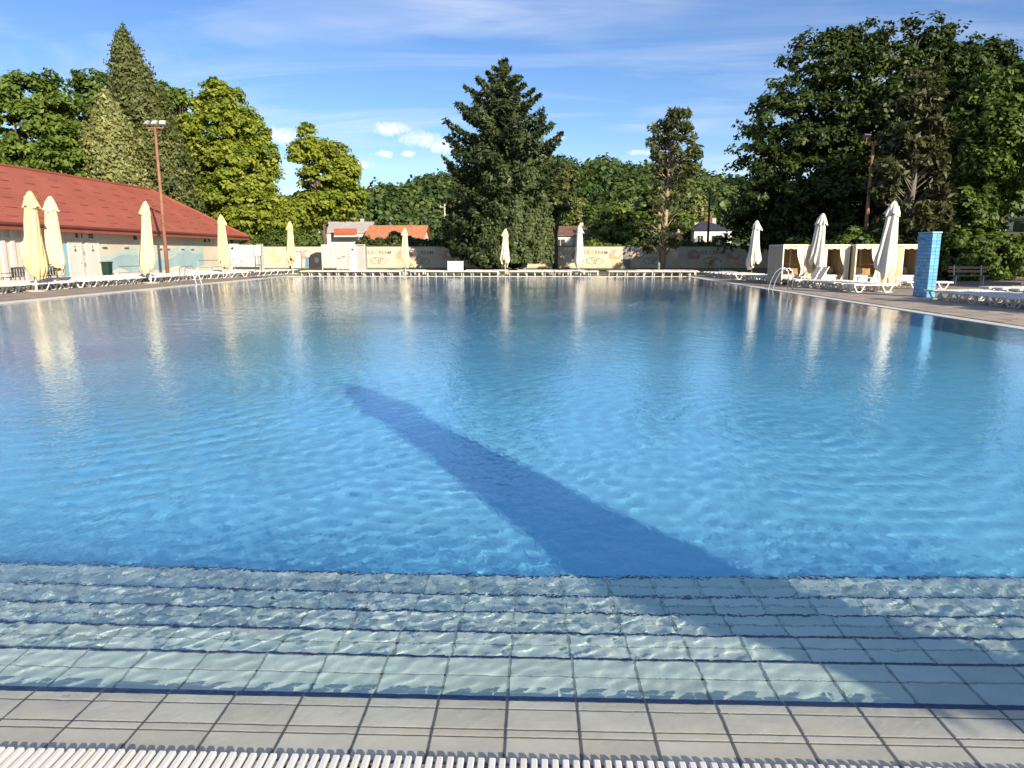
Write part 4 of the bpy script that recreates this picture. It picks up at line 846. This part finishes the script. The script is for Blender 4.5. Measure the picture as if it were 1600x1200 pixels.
# ------------------------------------------------------------------ closed parasols
yel = mat('yellow_canvas', (.68, .54, .27), .85, .08, 2.0, bump=.25, bscale=9); crm = mat('cream_canvas', (.62, .555, .41), .85, .07, 2.0, bump=.25, bscale=9); ivo = mat('ivory_canvas', (.60, .565, .485), .85, .07, 2.0, bump=.25, bscale=9)
def parasol(label, loc, h, m_, seed, lean=0.0, fat=1.0, bottom=.20, rz=None, polem=None):
    rr = random.Random(seed); o = thing('closed_parasol', loc, label, 'parasol', None, rr.uniform(0, 6.28) if rz is None else rz)
    pm2 = polem or whitepaint; MB().tube([(0, 0, .05), (0, 0, h - .05)], .028, 10).build('pole', pm2, o, smooth=True)
    MB().disc((0, 0), .42, 0, .06, 20, .40).build('base', mat('base_stone', (.36, .32, .28), .85, .15, 3.0), o); MB().disc((0, 0), .05, .06, .42, 12).build('base_tube', pm2, o)
    n, rows = 48, 34; ph = [rr.uniform(0, 6.28) for _ in range(5)]; z0, z1 = h * bottom, h - .03; sk = rr.uniform(-.10, .10); sk2 = rr.uniform(-.10, .10)
    def surf(rowf, zf, rf_, amp):
        v, f = [], []
        for i in range(rowf + 1):
            q = i / rowf
            for k in range(n):
                a = 2 * math.pi * k / n; fold = amp(q) * ((1 - 2 * abs(math.sin(4 * a + ph[0] + .5 * math.sin(3 * q + ph[1]) + .5 * q))) * .8 + .45 * math.sin(5 * a + ph[2] + 2 * q) + .25 * math.sin(11 * a + ph[4] + 4 * q))
                r_ = rf_(q) * (1 + fold) * (1 + .16 * math.sin(a + ph[3]) + .10 * math.sin(2 * a + ph[1])); z = zf(q, a)
                v.append((r_ * math.cos(a) + sk * q * .5 + lean * (1 - (z / h)) * .0, r_ * math.sin(a) + sk2 * q * .5, z))
        for i in range(rowf):
            for k in range(n):
                k2 = (k + 1) % n; f.append((i * n + k, i * n + k2, (i + 1) * n + k2, (i + 1) * n + k))
        me_ = bpy.data.meshes.new('canopy'); me_.from_pydata(v, [], f); me_.shade_smooth(); me_.materials.append(m_); return me_
    R0 = .31 * fat
    body = surf(rows, lambda q, a: z1 - .18 - (z1 - .18 - z0) * q - q ** 4 * (.09 * math.sin(4 * a + ph[0]) + .24 * math.sin(a + ph[2]) + .05 * math.sin(8 * a)),
                lambda q: R0 * (.52 + .42 * q + .10 * math.exp(-((q - .82) / .16) ** 2)) * (1 - .28 * max(0, (q - .90) / .10)), lambda q: .13 + .20 * q)
    c_ = bpy.data.objects.new('canopy', body); link(c_); c_.parent = o
    cap = surf(12, lambda q, a: z1 + .03 - h * .155 * q - q ** 3 * .05 * math.sin(4 * a + ph[1]), lambda q: R0 * (.14 + .64 * q ** .7), lambda q: .05 + .20 * q)
    c2 = bpy.data.objects.new('vent_cap', cap); link(c2); c2.parent = c_
    MB().disc((0, 0), .035, h - .06, h + .03, 10, .012).build('finial', pm2, o)
    o.rotation_euler = (rr.uniform(-.012, .012) , lean, 0); return o
def on(px, py): return G(px, py)
p1 = G(57, 456)
u1 = parasol('faded yellow closed parasol with a lettered hem standing on the deck before the bar', (p1.x, p1.y, .02), 4.0, yel, 1, .05, 1.25, .19)
for q in range(5):       # printed loops on the hem
    a = 4.1 + q * .15; m_ = MB(); c0 = Vector((.40 * math.cos(a), .40 * math.sin(a), .98 - q * .03)); tt = Vector((-math.sin(a), math.cos(a), 0))
    ring_ = [c0 + tt * .042 * math.cos(w) + Vector((0, 0, .06 * math.sin(w))) for w in np.linspace(0, 2 * math.pi, 14)]
    m_.tube(ring_ + [ring_[-1] + Vector((0, 0, -.1))] * (q % 2), .008, 5); m_.build('hem_lettering', ink, u1)
p2 = G(91, 452); parasol('pale yellow closed parasol on a brown pole next to the lounger with raised back', (p2.x, p2.y, .02), 3.95, mat('pale_yellow_canvas', (.66, .56, .33), .85, .07, 2.0, bump=.25, bscale=9), 2, .03, 1.1, .22, polem=mat('brown_pole', (.20, .10, .06), .6, .2, 3.0))
p3 = G(236, 443); parasol('pale yellow closed parasol in front of the wave mural beside the rusty pole', (p3.x, p3.y, .02), 4.15, MATS['pale_yellow_canvas'], 3, .02, 1.15, .17)
y4 = AX(349, 433, -20.6); parasol('yellow closed parasol by the white changing booth', (y4.x, y4.y, .02), 4.0, yel, 4, .03, 1.2, .17)
p5 = G(458, 428.5); parasol('yellow closed parasol in front of the white poster board', (p5.x, p5.y, .02), 3.85, yel, 5, 0, 1.1, .24)
FY = YF + 1.7
for px, ty, lab, m_, sd in ((634, 357, 'pale yellow closed parasol on the pool end beside the loungers, before the ivy hedge', mat('lemon_canvas', (.64, .58, .36), .85, .07, 2.0, bump=.2, bscale=9), 6), (790, 358, 'cream closed parasol on the pool end directly in front of the spruce', crm, 7), (904, 352, 'cream closed parasol on the pool end in front of the villa with brown roof', ivo, 8)):
    p_ = AY(px, 430, FY); parasol(lab, (p_.x, FY, .02), AY(px, ty, FY).z, m_, sd, .0, .95, .24)
for px, py, ty, lab, sd, le in ((1173, 435, 345, 'ivory closed parasol near the red chair by the shaded wall', 9, .05), (1271, 446.5, 334, 'ivory closed parasol in front of the first cabana', 10, .06), (1377, 457, 315, 'tall ivory closed parasol by the second cabana and blue shower', 11, .05)):
    p_ = G(px, py); parasol(lab, (p_.x, p_.y, .02), AY(px, ty, p_.y).z, ivo, sd, le, 1.25 if sd == 11 else 1.1, .22, polem=rust if sd != 11 else None)
# unseen parasol and low tree, added behind the camera as shadow casters
parasol('unseen very tall ivory closed parasol added behind the entry steps to cast the pool shadow', (4.40, -2.2, .02), 5.1, ivo, 12, 0, 1.32, .40)
tree('shade_caster_tree', 'unseen low bushy tree added beside the very tall parasol to shade the entry steps', (5.0, -1.15, .02), [(0, 0, 1.55, .6, .5, .25), (-.5, .2, 1.45, .4, .35, .2), (.5, -.1, 1.4, .45, .45, .2)], 30, 22, .19, .12, mid, .05, 1.0, 96)

# ------------------------------------------------------------------ sun loungers
def make_lounger(raised=0.0):
    parts = {}; L, Wd = 1.90, .60
    fr_ = MB()
    for s in (-1, 1): fr_.box((-.95, s * .285 - .025, .27), (.95, s * .285 + .025, .33))
    fr_.box((.90, -.26, .27), (.95, .26, .33)); fr_.box((-.95, -.26, .27), (-.90, .26, .33)); fr_.box((-.28, -.26, .27), (-.22, .26, .315)); parts['frame'] = [fr_.mesh('frame', white, bevel=.012)]
    st_ = MB()
    for k in range(11): st_.box((-.20 + k * .1, -.255, .305), (-.115 + k * .1, .255, .338))
    parts['seat'] = [st_.mesh('seat', white)]
    M = Matrix.Translation((-.24, 0, .325)) @ Matrix.Rotation(raised, 4, 'Y'); bk = MB()
    for k in range(7): bk.box((-.09 - k * .095, -.255, -.018), (-.01 - k * .095, .255, .016), M=M)
    for s in (-1, 1): bk.box((-.69, s * .268 - .018, -.02), (0, s * .268 + .018, .02), M=M)
    parts['backrest'] = [bk.mesh('backrest', white)]; parts['leg'] = []
    for sx_ in (-1, 1):
        for s in (-1, 1):
            lg = MB(); x = sx_ * .56; y = s * .27
            for p_, q_ in (((x - .22, y, .29), (x - .075, y, .02)), ((x - .085, y, .022), (x + .085, y, .022)), ((x + .075, y, .02), (x + .22, y, .29))): lg.bar(p_, q_, .045, .04)
            parts['leg'].append(lg.mesh('leg', white))
    if raised:
        parts['prop'] = [MB().bar((-.62, s * .2, .30), tuple((M @ Vector((-.42, s * .2, 0)))), .03, .03).mesh('prop', white) for s in (-1, 1)]
    return parts
PROTO = {0: make_lounger(), 1: make_lounger(R(38)), 2: make_lounger(R(62)), 3: make_lounger(R(80))}
lr = random.Random(4)
def lounger(x, y, rz, label, group, kind=0):
    o = thing('sun_lounger', (x + lr.uniform(-.06, .06), y, .02), label, 'sun lounger', group, rz + lr.gauss(0, .025))
    for nm, ms in PROTO[kind].items():
        for m_ in ms: c_ = bpy.data.objects.new(nm, m_); link(c_); c_.parent = o
    return o
GL, GF, GR, GN = 'sun loungers lined up in front of the bar building', 'sun loungers along the far pool end', 'sun loungers along the deck before the cabanas', 'sun loungers packed by the blue shower'
lx = lambda y: float(np.interp(y, [25, 30, 40, 54], [-21.35, -21.3, -20.9, -18.9]))
y = 24.6; k = 0
skip = (p1.y, p3.y + .2, y4.y)
while y < 54.5:
    if not any(abs(y - s) < .42 for s in (p3.y + .3, y4.y)):
        if 31.1 < y < 31.8: lounger(lx(y) - .3, y, .25, 'white sun lounger with its back raised beside the brown-poled parasol', GL, 1)
        else: lounger(lx(y), y, 0, 'flat white plastic sun lounger in the front row before the bar building', GL)
    y += .80 if y > 28 else .74
for k in range(9): lounger(-23.6, 25.2 + k * .78, 0, 'flat white plastic sun lounger in the back row close to the bar windows', GL)
for k in range(24): lounger(-23.1 + k * .06, 34.5 + k * .8, 0, 'flat white plastic sun lounger in the back row near the wave murals', GL)
x = AY(484, 430, FY).x; xe = AY(1086, 430, FY).x; k = 0
FLY = YF + 1.55
gaps = [AY(q, 430, FY).x for q in (634, 790, 904)]
while x < xe:
    px = 800 + 33 + x / FLY * FPX
    if not any(abs(x - g_) < .40 for g_ in gaps) and not 926 < px < 940:
        kind = 2 if (690 < px < 703 or 708 < px < 722) else 0
        if kind == 2: lounger(x, FLY, -math.pi / 2, 'white sun lounger with upright back on the pool end, one of a raised pair', GF, 3)
        else: lounger(x, FLY, -math.pi / 2, 'flat white plastic sun lounger in the front row at the pool end', GF)
    x += .625
for px in range(560, 660, 14): p_ = AY(px, 428, FLY + 2.3); lounger(p_.x, FLY + 2.3, -math.pi / 2, 'flat white sun lounger in the second row before the ivy hedge', GF)
for px in list(range(735, 790, 13)) + list(range(815, 915, 13)): p_ = AY(px, 428, FLY + 2.3); lounger(p_.x, FLY + 2.3, -math.pi / 2, 'flat white sun lounger in the second row before the spruce and sunny wall', GF)
for px in range(1000, 1082, 13): p_ = AY(px, 428, FLY + 2.3); lounger(p_.x, FLY + 2.3, -math.pi / 2, 'flat white sun lounger in the second row by the slender pine', GF)
y = 29.3
while y < 49.5:
    if not (abs(y - 42.3) < .4):
        if 33.9 < y < 35.4: lounger(13.0, y, math.pi, 'white sun lounger with raised back just behind the pool ladder', GR, 2)
        else: lounger(float(np.interp(y, [29, 34, 50], [13.55, 13.3, 12.2])), y, math.pi, 'flat white plastic sun lounger in the row before the cabanas', GR)
    y += .78
for k in range(8): lounger(14.35 - k * .02, 18.9 + k * .82, math.pi, 'flat white plastic sun lounger in the shaded front row by the blue shower', GN)
for k in range(9): lounger(17.6, 20.5 + k * .82, math.pi, 'flat white plastic sun lounger in the sunlit second row behind the shower', GN)
for k in range(7): lounger(21.0, 24.8 + k * .85, math.pi, 'flat white plastic sun lounger in the back row in front of the wooden bench', GN)
for x, y in ((17.1, 31.8), (16.6, 41.6), (17.5, 44.2)): lounger(x, y, math.pi * .96, 'lone flat white sun lounger standing apart beside the cabanas', GR)

# ------------------------------------------------------------------ blue tiled shower pillar
shp = G(1447, 466); SWX, SWY = .30, .92
shw = thing('shower_pillar', (shp.x, shp.y, .02), 'tall blue tiled outdoor shower pillar at the deck edge', 'shower')
MB().box((0, 0, 0), (SWX, SWY, 2.24)).build('core', mat('shower_grout', (.07, .15, .24), .8, .1, 3.0), shw)
bt = [mat('shower_tile_%s' % n_, c_, .3, .08, 3.0) for n_, c_ in (('azure', (.10, .36, .62)), ('sky', (.13, .42, .68)), ('sea', (.09, .32, .56)))]
pl = [MB().box((-.006, -.110, -.0535), (0, .110, .0535)).mesh('tile', m_, bevel=.003) for m_ in bt]; pf_ = [MB().box((-.0685, -.006, -.0535), (.0685, 0, .0535)).mesh('tile', m_, bevel=.003) for m_ in bt]
for i in range(18):
    z = .08 + i * .1225
    for j in range(4): o = bpy.data.objects.new('tile', lr.choice(pl)); link(o); o.parent = shw; o.location = (0, .115 + j * .23, z)
    for j in range(2): o = bpy.data.objects.new('tile', lr.choice(pf_)); link(o); o.parent = shw; o.location = (.075 + j * .15, 0, z)
MB().box((-.02, -.02, 2.241), (SWX + .02, SWY + .02, 2.285)).build('cap', mat('cap_blue', (.22, .46, .64), .5, .1, 2.0), shw)
hd = MB(); hd.tube([(-.006, .46, 2.02), (-.14, .46, 2.06), (-.24, .46, 2.0)], .012, 8); hd.tube([(-.24, .46, 2.0), (-.27, .46, 1.95)], [.02, .055], 10); hd.build('shower_head', darkmetal, shw)
for j in (.36, .56): MB().tube([(-.006, j, 1.1), (-.06, j, 1.1)], .025, 8).build('tap', steel, shw)
MB().tube([(-.03, .46, .82), (-.09, .46, .82), (-.10, .46, .74)], .014, 8).build('foot_tap', darkmetal, shw)

# ------------------------------------------------------------------ pool ladders
def ladder(label, loc, rz):
    o = thing('pool_ladder', loc, label, 'ladder', None, rz)
    for s in (-.28, .28):
        pts = [(.75, s, .02), (.75, s, .55), (.70, s, .80), (.55, s, .92), (.36, s, .90), (.18, s, .74), (.02, s, .40), (-.08, s, .02), (-.12, s, -.55), (-.12, s, -1.15)]
        MB().tube(pts, .022, 10).build('handrail', steel, o, smooth=True); MB().disc((.75, s), .05, 0, .02, 12).build('flange', steel, o)
    for z in (-.25, -.52, -.80, -1.05): MB().box((-.17, -.27, z), (-.07, .27, z + .03)).build('rung', steel, o)
    return o
ladder('steel pool ladder on the deck side of the cabanas', (XR + .05, 31.2, .012), 0); ladder('steel pool ladder on the bar side of the pool', (XL - .05, AX(310, 440, XL).y, .012), math.pi)

# ------------------------------------------------------------------ cabanas
curt = mat('beige_curtain', (.50, .41, .255), .9, .10, 1.5, bump=.3, bscale=6, stretch=(4, 4, .4)); curd = mat('brown_lining', (.34, .22, .10), .9, .12, 1.5); cush = mat('cushion_white', (.56, .54, .50), .9, .06, 2.0)
def drape(x0, x1, y, z0, z1, m_, n=26, amp=.05, tie=None, ydir=(0, 1)):
    mb_ = MB(); rows = 10; vs = []
    for i in range(rows + 1):
        q = i / rows; z = z1 + (z0 - z1) * q
        for k in range(n + 1):
            f = k / n; xx = x0 + (x1 - x0) * f
            if tie: w = 1 - tie * math.exp(-((q - .62) / .28) ** 2); xx = x0 + (x1 - x0) * f * w
            vs.append((xx, y + amp * (.4 + .6 * q) * math.sin(f * n * .9 + q * .7), z))
    mb_.v = vs; mb_.f = [(i * (n + 1) + k, i * (n + 1) + k + 1, (i + 1) * (n + 1) + k + 1, (i + 1) * (n + 1) + k) for i in range(rows) for k in range(n)]
    return mb_
def cabana(label, x0, Y, w, d, h, rz=0.0):
    o = thing('cabana', (x0, Y, .02), label, 'cabana', None, rz); bays = [0, w * .34, w * .66, w]
    for x in bays:
        for yy in (0, d): MB().box((x - .03, yy - .03, 0), (x + .03, yy + .03, h)).build('post', whitepaint, o)
    tr = MB()
    for yy in (0, d): tr.box((-.03, yy - .035, h), (w + .03, yy + .035, h + .07))
    for x in (0, w): tr.box((x - .035, .035, h), (x + .035, d - .035, h + .07))
    tr.build('top_frame', whitepaint, o)
    MB().box((.0, .04, h + .072), (w, d - .04, h + .085)).build('roof_canvas', crm, o)
    vl = MB()
    for i in range(3):
        a_, b_ = bays[i] + .04, bays[i + 1] - .04; n = 12; vs = []
        for k in range(n + 1): f = k / n; vs += [(a_ + (b_ - a_) * f, .02, h), (a_ + (b_ - a_) * f, .02 + .01 * math.sin(k), h - .10 - .05 * abs(math.sin(f * 9.4)))]
        n0 = len(vl.v); vl.v += vs; vl.f += [(n0 + 2 * k, n0 + 2 * k + 2, n0 + 2 * k + 3, n0 + 2 * k + 1) for k in range(n)]
    vl.build('valance', ivo, o)
    drape(0, w, d - .02, .05, h, curd, 40, .03).build('back_curtain', curd, o, smooth=True)
    for x in (.02, w - .02):
        dp = drape(0, d, 0, .05, h, curt, 24, .04); dp.v = [(x + b_, a_, c_) for a_, b_, c_ in dp.v]; dp.build('side_curtain', curt, o, smooth=True)
    drape(bays[1], bays[2], -.02, .05, h - .02, curt, 22, .035).build('front_curtain', curt, o, smooth=True)
    drape(bays[1] - .05, bays[1] - .42, -.01, .05, h - .02, curt, 10, .03, tie=.65).build('tied_curtain', ivo, o, smooth=True)
    drape(bays[3] - .05, bays[3] - .45, -.01, .05, h - .02, ivo, 10, .03, tie=.65).build('tied_curtain', ivo, o, smooth=True)
    for a_, b_ in ((bays[0], bays[1]), (bays[2], bays[3])):
        bd_ = MB().box((a_ + .12, .25, .12), (b_ - .12, d - .25, .36)).build('daybed', whitepaint, o, bevel=.02); MB().box((a_ + .14, .27, .362), (b_ - .14, d - .27, .50)).build('mattress', cush, bd_, bevel=.04)
        for q in range(2): MB().box((-.22, -.08, -.17), (.22, .08, .17), M=Matrix.Translation(((a_ + b_) / 2 - .22 + q * .42, d - .65, .68)) @ Matrix.Rotation(R(-28), 4, 'X') @ Matrix.Rotation(R(8 - 16 * q), 4, 'Z')).build('pillow', ivo if q else curt, bd_, bevel=.05)
    return o
CY = 35.6; xa = AY(1221, 440, CY).x; xb = AY(1323, 440, CY).x; xc = AY(1436, 440, CY).x
cabana('curtained beige cabana with white frame behind the row of loungers, nearer the pool ladder', xa, CY, xb - xa, 2.1, 1.88); cabana('curtained beige cabana with white frame next to the blue shower pillar', xb + .12, CY - .5, xc - xb - .12, 2.1, 1.88)
def side_table(px, Y, label):
    p_ = AY(px, 440, Y); o = thing('side_table', (p_.x, Y, .02), label, 'table'); MB().box((-.25, -.25, .42), (.25, .25, .45)).build('table_top', white, o, bevel=.008)
    for sx_ in (-1, 1):
        for sy in (-1, 1): MB().box((sx_ * .21 - .02, sy * .21 - .02, 0), (sx_ * .21 + .02, sy * .21 + .02, .42)).build('leg', white, o)
side_table(1256, 34.6, 'low white plastic side table before the first cabana'); side_table(1398, 32.5, 'low white plastic side table between second cabana and tall parasol'); side_table(1350, 33.6, 'low white plastic side table at the open bay of the second cabana')
# bench
wd = mat('bench_wood', (.20, .15, .10), .8, .25, 4.0, stretch=(1, 6, 6)); bp_ = G(1514, 446)
bn = thing('park_bench', (bp_.x, bp_.y, .02), 'weathered wooden slatted park bench in deep shade by the hedge', 'bench', None, R(-12))
for k in range(3): MB().box((-.85, -.05 + k * .14, .43), (.85, .07 + k * .14, .465)).build('seat_slat', wd, bn)
for k in range(2): MB().box((-.85, .42 + k * .03, .60 + k * .18), (.85, .45 + k * .03, .72 + k * .18)).build('back_slat', wd, bn)
for s in (-.6, .6):
    bcm = mat('bench_concrete', (.40, .38, .34), .85, .1, 3.0); MB().bar((s, 0, 0), (s, 0, .43), .05, .05).build('leg', bcm, bn); MB().bar((s, .30, 0), (s, .30, .43), .05, .05).build('leg', bcm, bn); MB().bar((s, .34, .43), (s, .47, .95), .05, .05).build('back_support', bcm, bn)
# chairs and bin near the shaded wall
cp = G(1107, 423); chair('garden_chair', 'red plastic armchair standing by the shaded painted wall', (cp.x, cp.y, .03), 2.0, redp); cp = G(1124, 423); chair('garden_chair', 'white plastic armchair beside the red one by the shaded wall', (cp.x, cp.y, .03), 3.6, white)
def bin_(px, py, label, m_):
    p_ = G(px, py); o = thing('litter_bin', (p_.x, p_.y, .03), label, 'bin'); MB().tube([(0, 0, 0), (0, 0, .8)], [.22, .28], 14).build('body', m_, o); MB().tube([(0, 0, .801), (0, 0, .86), (0, 0, .92)], [.30, .28, .10], 14).build('lid', darkmetal, o)
bin_(1031, 424, 'grey litter bin at the foot of the slender pine', mat('bin_grey', (.38, .38, .37), .5, .1, 3.0)); bin_(819, 424, 'dark grey litter bin at the edge of the spruce', mat('bin_dark', (.16, .16, .16), .6, .1, 3.0))

# ------------------------------------------------------------------ booths, boards and stands by the far corner
fab = mat('white_fabric', (.52, .485, .42), .9, .08, 1.2, bump=.25, bscale=7, stretch=(5, 5, .4)); gfab = mat('grey_fabric', (.50, .50, .49), .9, .08, 1.2, bump=.25, bscale=7, stretch=(5, 5, .4))
BY = 60.2; bx = lambda px: AY(px, 400, BY).x
bo_ = thing('changing_booth', (bx(353), BY, .02), 'white changing booth with grey curtain at the end of the bar building', 'booth'); w1, w2 = bx(374) - bx(353), bx(401) - bx(353)
MB().box((0, 0, .1), (w1, .06, 2.30)).build('front_panel', whitepaint, bo_); MB().box((0, .061, .1), (.05, 1.6, 2.30)).build('side_panel', whitepaint, bo_); MB().box((w2 - .05, .061, .1), (w2, 1.6, 2.30)).build('side_panel', whitepaint, bo_)
MB().box((w1, -.02, 2.24), (w2, .04, 2.30)).build('curtain_rail', darkmetal, bo_); drape(w1 + .02, w2 - .02, .0, .42, 2.24, gfab, 26, .05).build('curtain', gfab, bo_, smooth=True)
bird = [(-.16, .08), (-.06, .02), (.0, .10), (.10, .06), (.16, .16), (.12, -.04), (.02, -.14), (-.06, -.10), (-.12, -.02)]
MB().poly([(w1 * .5 + a_, -.003, 1.95 + b_) for a_, b_ in bird], .003, (0, -1, 0)).build('bird_emblem', darkmetal, bo_)
for k in range(5): MB().box((w1 * .22, -.006, 1.45 - k * .22), (w1 * (.5 + .12 * (k % 3)), -.002, 1.50 - k * .22)).build('notice_line', mat('notice_ink', (.30, .29, .27), .8, .1, 4.0), bo_)
MB().box((w1 * .6, -.35, .06), (w2 + .2, -.05, .40)).build('plinth_shelf', gm, bo_)
sp5 = G(405, 434.5); sg = thing('sign_stand', (sp5.x, sp5.y, .02), 'black steel stand with a small white notice board on the pool deck', 'sign', None, R(12))
for s in (-.17, .17): MB().tube([(s, 0, .03), (s, 0, 2.02)], .022, 8).build('post', darkmetal, sg)
MB().box((-.5, -.03, 0), (.5, .03, .04)).build('foot', darkmetal, sg); MB().box((-.03, -.35, .002), (.03, .35, .036)).build('cross_foot', darkmetal, sg)
MB().box((-.26, -.04, 1.36), (.26, -.021, 2.06)).build('board_frame', darkmetal, sg); bb = MB().box((-.22, -.046, 1.40), (.22, -.041, 2.02)).build('notice_board', white, sg)
rg = [Vector((.09 * math.cos(w), -.05, 1.78 + .12 * math.sin(w))) for w in np.linspace(0, 2 * math.pi, 16)]; MB().tube(rg, .012, 5).build('printed_ring', darkmetal, bb); MB().box((-.10, -.049, 1.50), (.10, -.047, 1.54)).build('printed_line', darkmetal, bb)
MB().box((-.20, -.25, .78), (.12, .0, .83)).build('shelf', darkmetal, sg)
pb = AY(463, 420, WY - .6); pbo = thing('poster_board', (pb.x, WY - .6, .03), 'white poster board in a black frame leaning before the cream wall', 'sign'); MB().box((-.55, 0, 0), (.55, .05, 1.72)).build('frame', darkmetal, pbo); MB().box((-.50, -.008, .05), (.50, -.001, 1.66)).build('poster', mat('poster_pale', (.66, .62, .60), .7, .12, 3.0), pbo)

bc = AY(494, 420, WY - .5); bco = thing('display_board', (bc.x, WY - .5, .03), 'black display board with a cut corner beside the hanging cloths', 'board'); MB().poly([(-.6, 0, 0), (.6, 0, 0), (.6, 0, 1.6), (.1, 0, 1.62), (-.25, 0, 1.48), (-.6, 0, 1.30)], .06, (0, 1, 0)).build('panel', darkmetal, bco); MB().poly(disc_pts(.1, .85, .22, .26, -.004, 16, wob=.05), .003, (0, -1, 0)).build('printed_emblem', mat('chalk_grey', (.075, .08, .08), .8, .2, 5.0), bco)
for k, a_ in enumerate((-.4, .4)): MB().bar((a_, .07, 1.0), (a_, .5, 0), .04, .04).build('prop', darkmetal, bco)
pc = AY(478, 422, WY - .45); fig = MB(); fig.poly([(pc.x - .18, WY - .03, .15), (pc.x + .16, WY - .03, .15), (pc.x + .14, WY - .03, 1.15), (pc.x - .12, WY - .03, 1.2)], .003, (0, -1, 0)); fo2 = fig.build('mural_blue_shape', mat('mural_blue', (.10, .20, .42), .8, .2, 3.0), bw); fo2.location = (0, -WY, 0)
CYY = 64.0; cx_ = lambda px: AY(px, 400, CYY).x
cb = thing('cloth_booth', (cx_(503), CYY, .03), 'cream market booth hung with towels before the boundary wall', 'booth'); W5 = cx_(571) - cx_(503); u = lambda px: cx_(px) - cx_(503)
for px in (503, 526, 546, 570): MB().box((u(px) - .03, .0, 0), (u(px) + .03, .06, 2.22)).build('post', whitepaint, cb)
MB().box((-.03, .001, 2.222), (W5 + .03, .06, 2.28)).build('top_rail', whitepaint, cb)
drape(u(504), u(524), -.04, .25, 2.24, fab, 16, .03).build('hanging_cloth', fab, cb, smooth=True)
drape(u(527), u(544), .12, .10, 2.22, fab, 14, .03).build('back_cloth', mat('beige_cloth', (.56, .50, .40), .9, .1, 1.2), cb, smooth=True)
tw = drape(u(525), u(542), -.06, 1.0, 2.26, fab, 16, .05); tw.v = [(x_, y_, z_ - .35 * (x_ - u(525)) / (u(542) - u(525)) * (2.26 - z_) / 1.26 * -1 - .0) for x_, y_, z_ in tw.v]; tw.build('hanging_towel', fab, cb, smooth=True)
MB().box((u(545), -.03, .05), (u(558), .9, 2.18)).build('cabinet', whitepaint, cb); MB().box((u(558) + .01, -.01, .05), (u(570), .88, 2.16)).build('cabinet_side', mat('cabinet_grey', (.36, .35, .33), .8, .1, 1.5), cb)
MB().poly([(u(551) + a_ * .9, -.034, 1.85 + b_ * .9) for a_, b_ in bird], .003, (0, -1, 0)).build('bird_emblem', darkmetal, cb)

# ------------------------------------------------------------------ right-hand greenery and the trees that shade the deck
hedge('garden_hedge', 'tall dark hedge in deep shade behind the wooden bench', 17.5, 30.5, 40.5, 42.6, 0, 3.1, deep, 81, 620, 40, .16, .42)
hedge('laurel_shrub', 'big glossy laurel shrub above the hedge beside the huge tree', AY(1478, 395, 40).x, AY(1600, 395, 40).x, 43.0, 45.2, 0, 4.2, mid, 82, 420, 40, .17, .45, cat='shrub')
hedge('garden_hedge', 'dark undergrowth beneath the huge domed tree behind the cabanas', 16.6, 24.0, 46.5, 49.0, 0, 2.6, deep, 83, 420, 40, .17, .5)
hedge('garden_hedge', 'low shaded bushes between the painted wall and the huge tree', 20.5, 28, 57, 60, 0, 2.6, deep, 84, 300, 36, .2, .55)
tree('broadleaf_tree', 'leafy tree off the deck side casting shade on the bench and hedge', (32.0, 22.0, 0), blob_lobes([(5.0, 3.4, 0, 1.5), (7.0, 3.9, 0, 1.7), (9.2, 2.8, 0, 1.3)], .9, 91), 340, 36, .9, .38, mid, .3, 2.5, 91)
tree('broadleaf_tree', 'leafy tree off the deck side casting shade on the loungers by the shower', (22.9, 6.2, 0), blob_lobes([(4.0, 2.6, 0, 1.3), (5.4, 2.8, 0, 1.3), (6.6, 1.8, 0, 1.0)], .9, 92), 170, 30, .8, .36, mid, .25, 2.4, 92)

tree('broadleaf_tree', 'tall broadleaf tree well off the deck side beside the huge dome', (39.5, 46.0, 0), blob_lobes([(6, 4.6, 0, 2.2), (10, 5.6, 0, 2.6), (14, 5.2, 0, 2.4), (17.5, 3.6, 0, 1.8)], .9, 93), 560, 36, 1.1, .46, deep, .4, 3.5, 93)
tree('broadleaf_tree', 'second tall broadleaf tree off the deck side between bench and dome', (34.0, 38.5, 0), blob_lobes([(6, 3.8, 0, 2.2), (9, 4.4, 0, 2.4), (12.5, 4.0, 0, 2.2), (15.5, 3.0, 0, 1.8)], .9, 94), 480, 36, 1.05, .46, deep, .4, 3.5, 94)
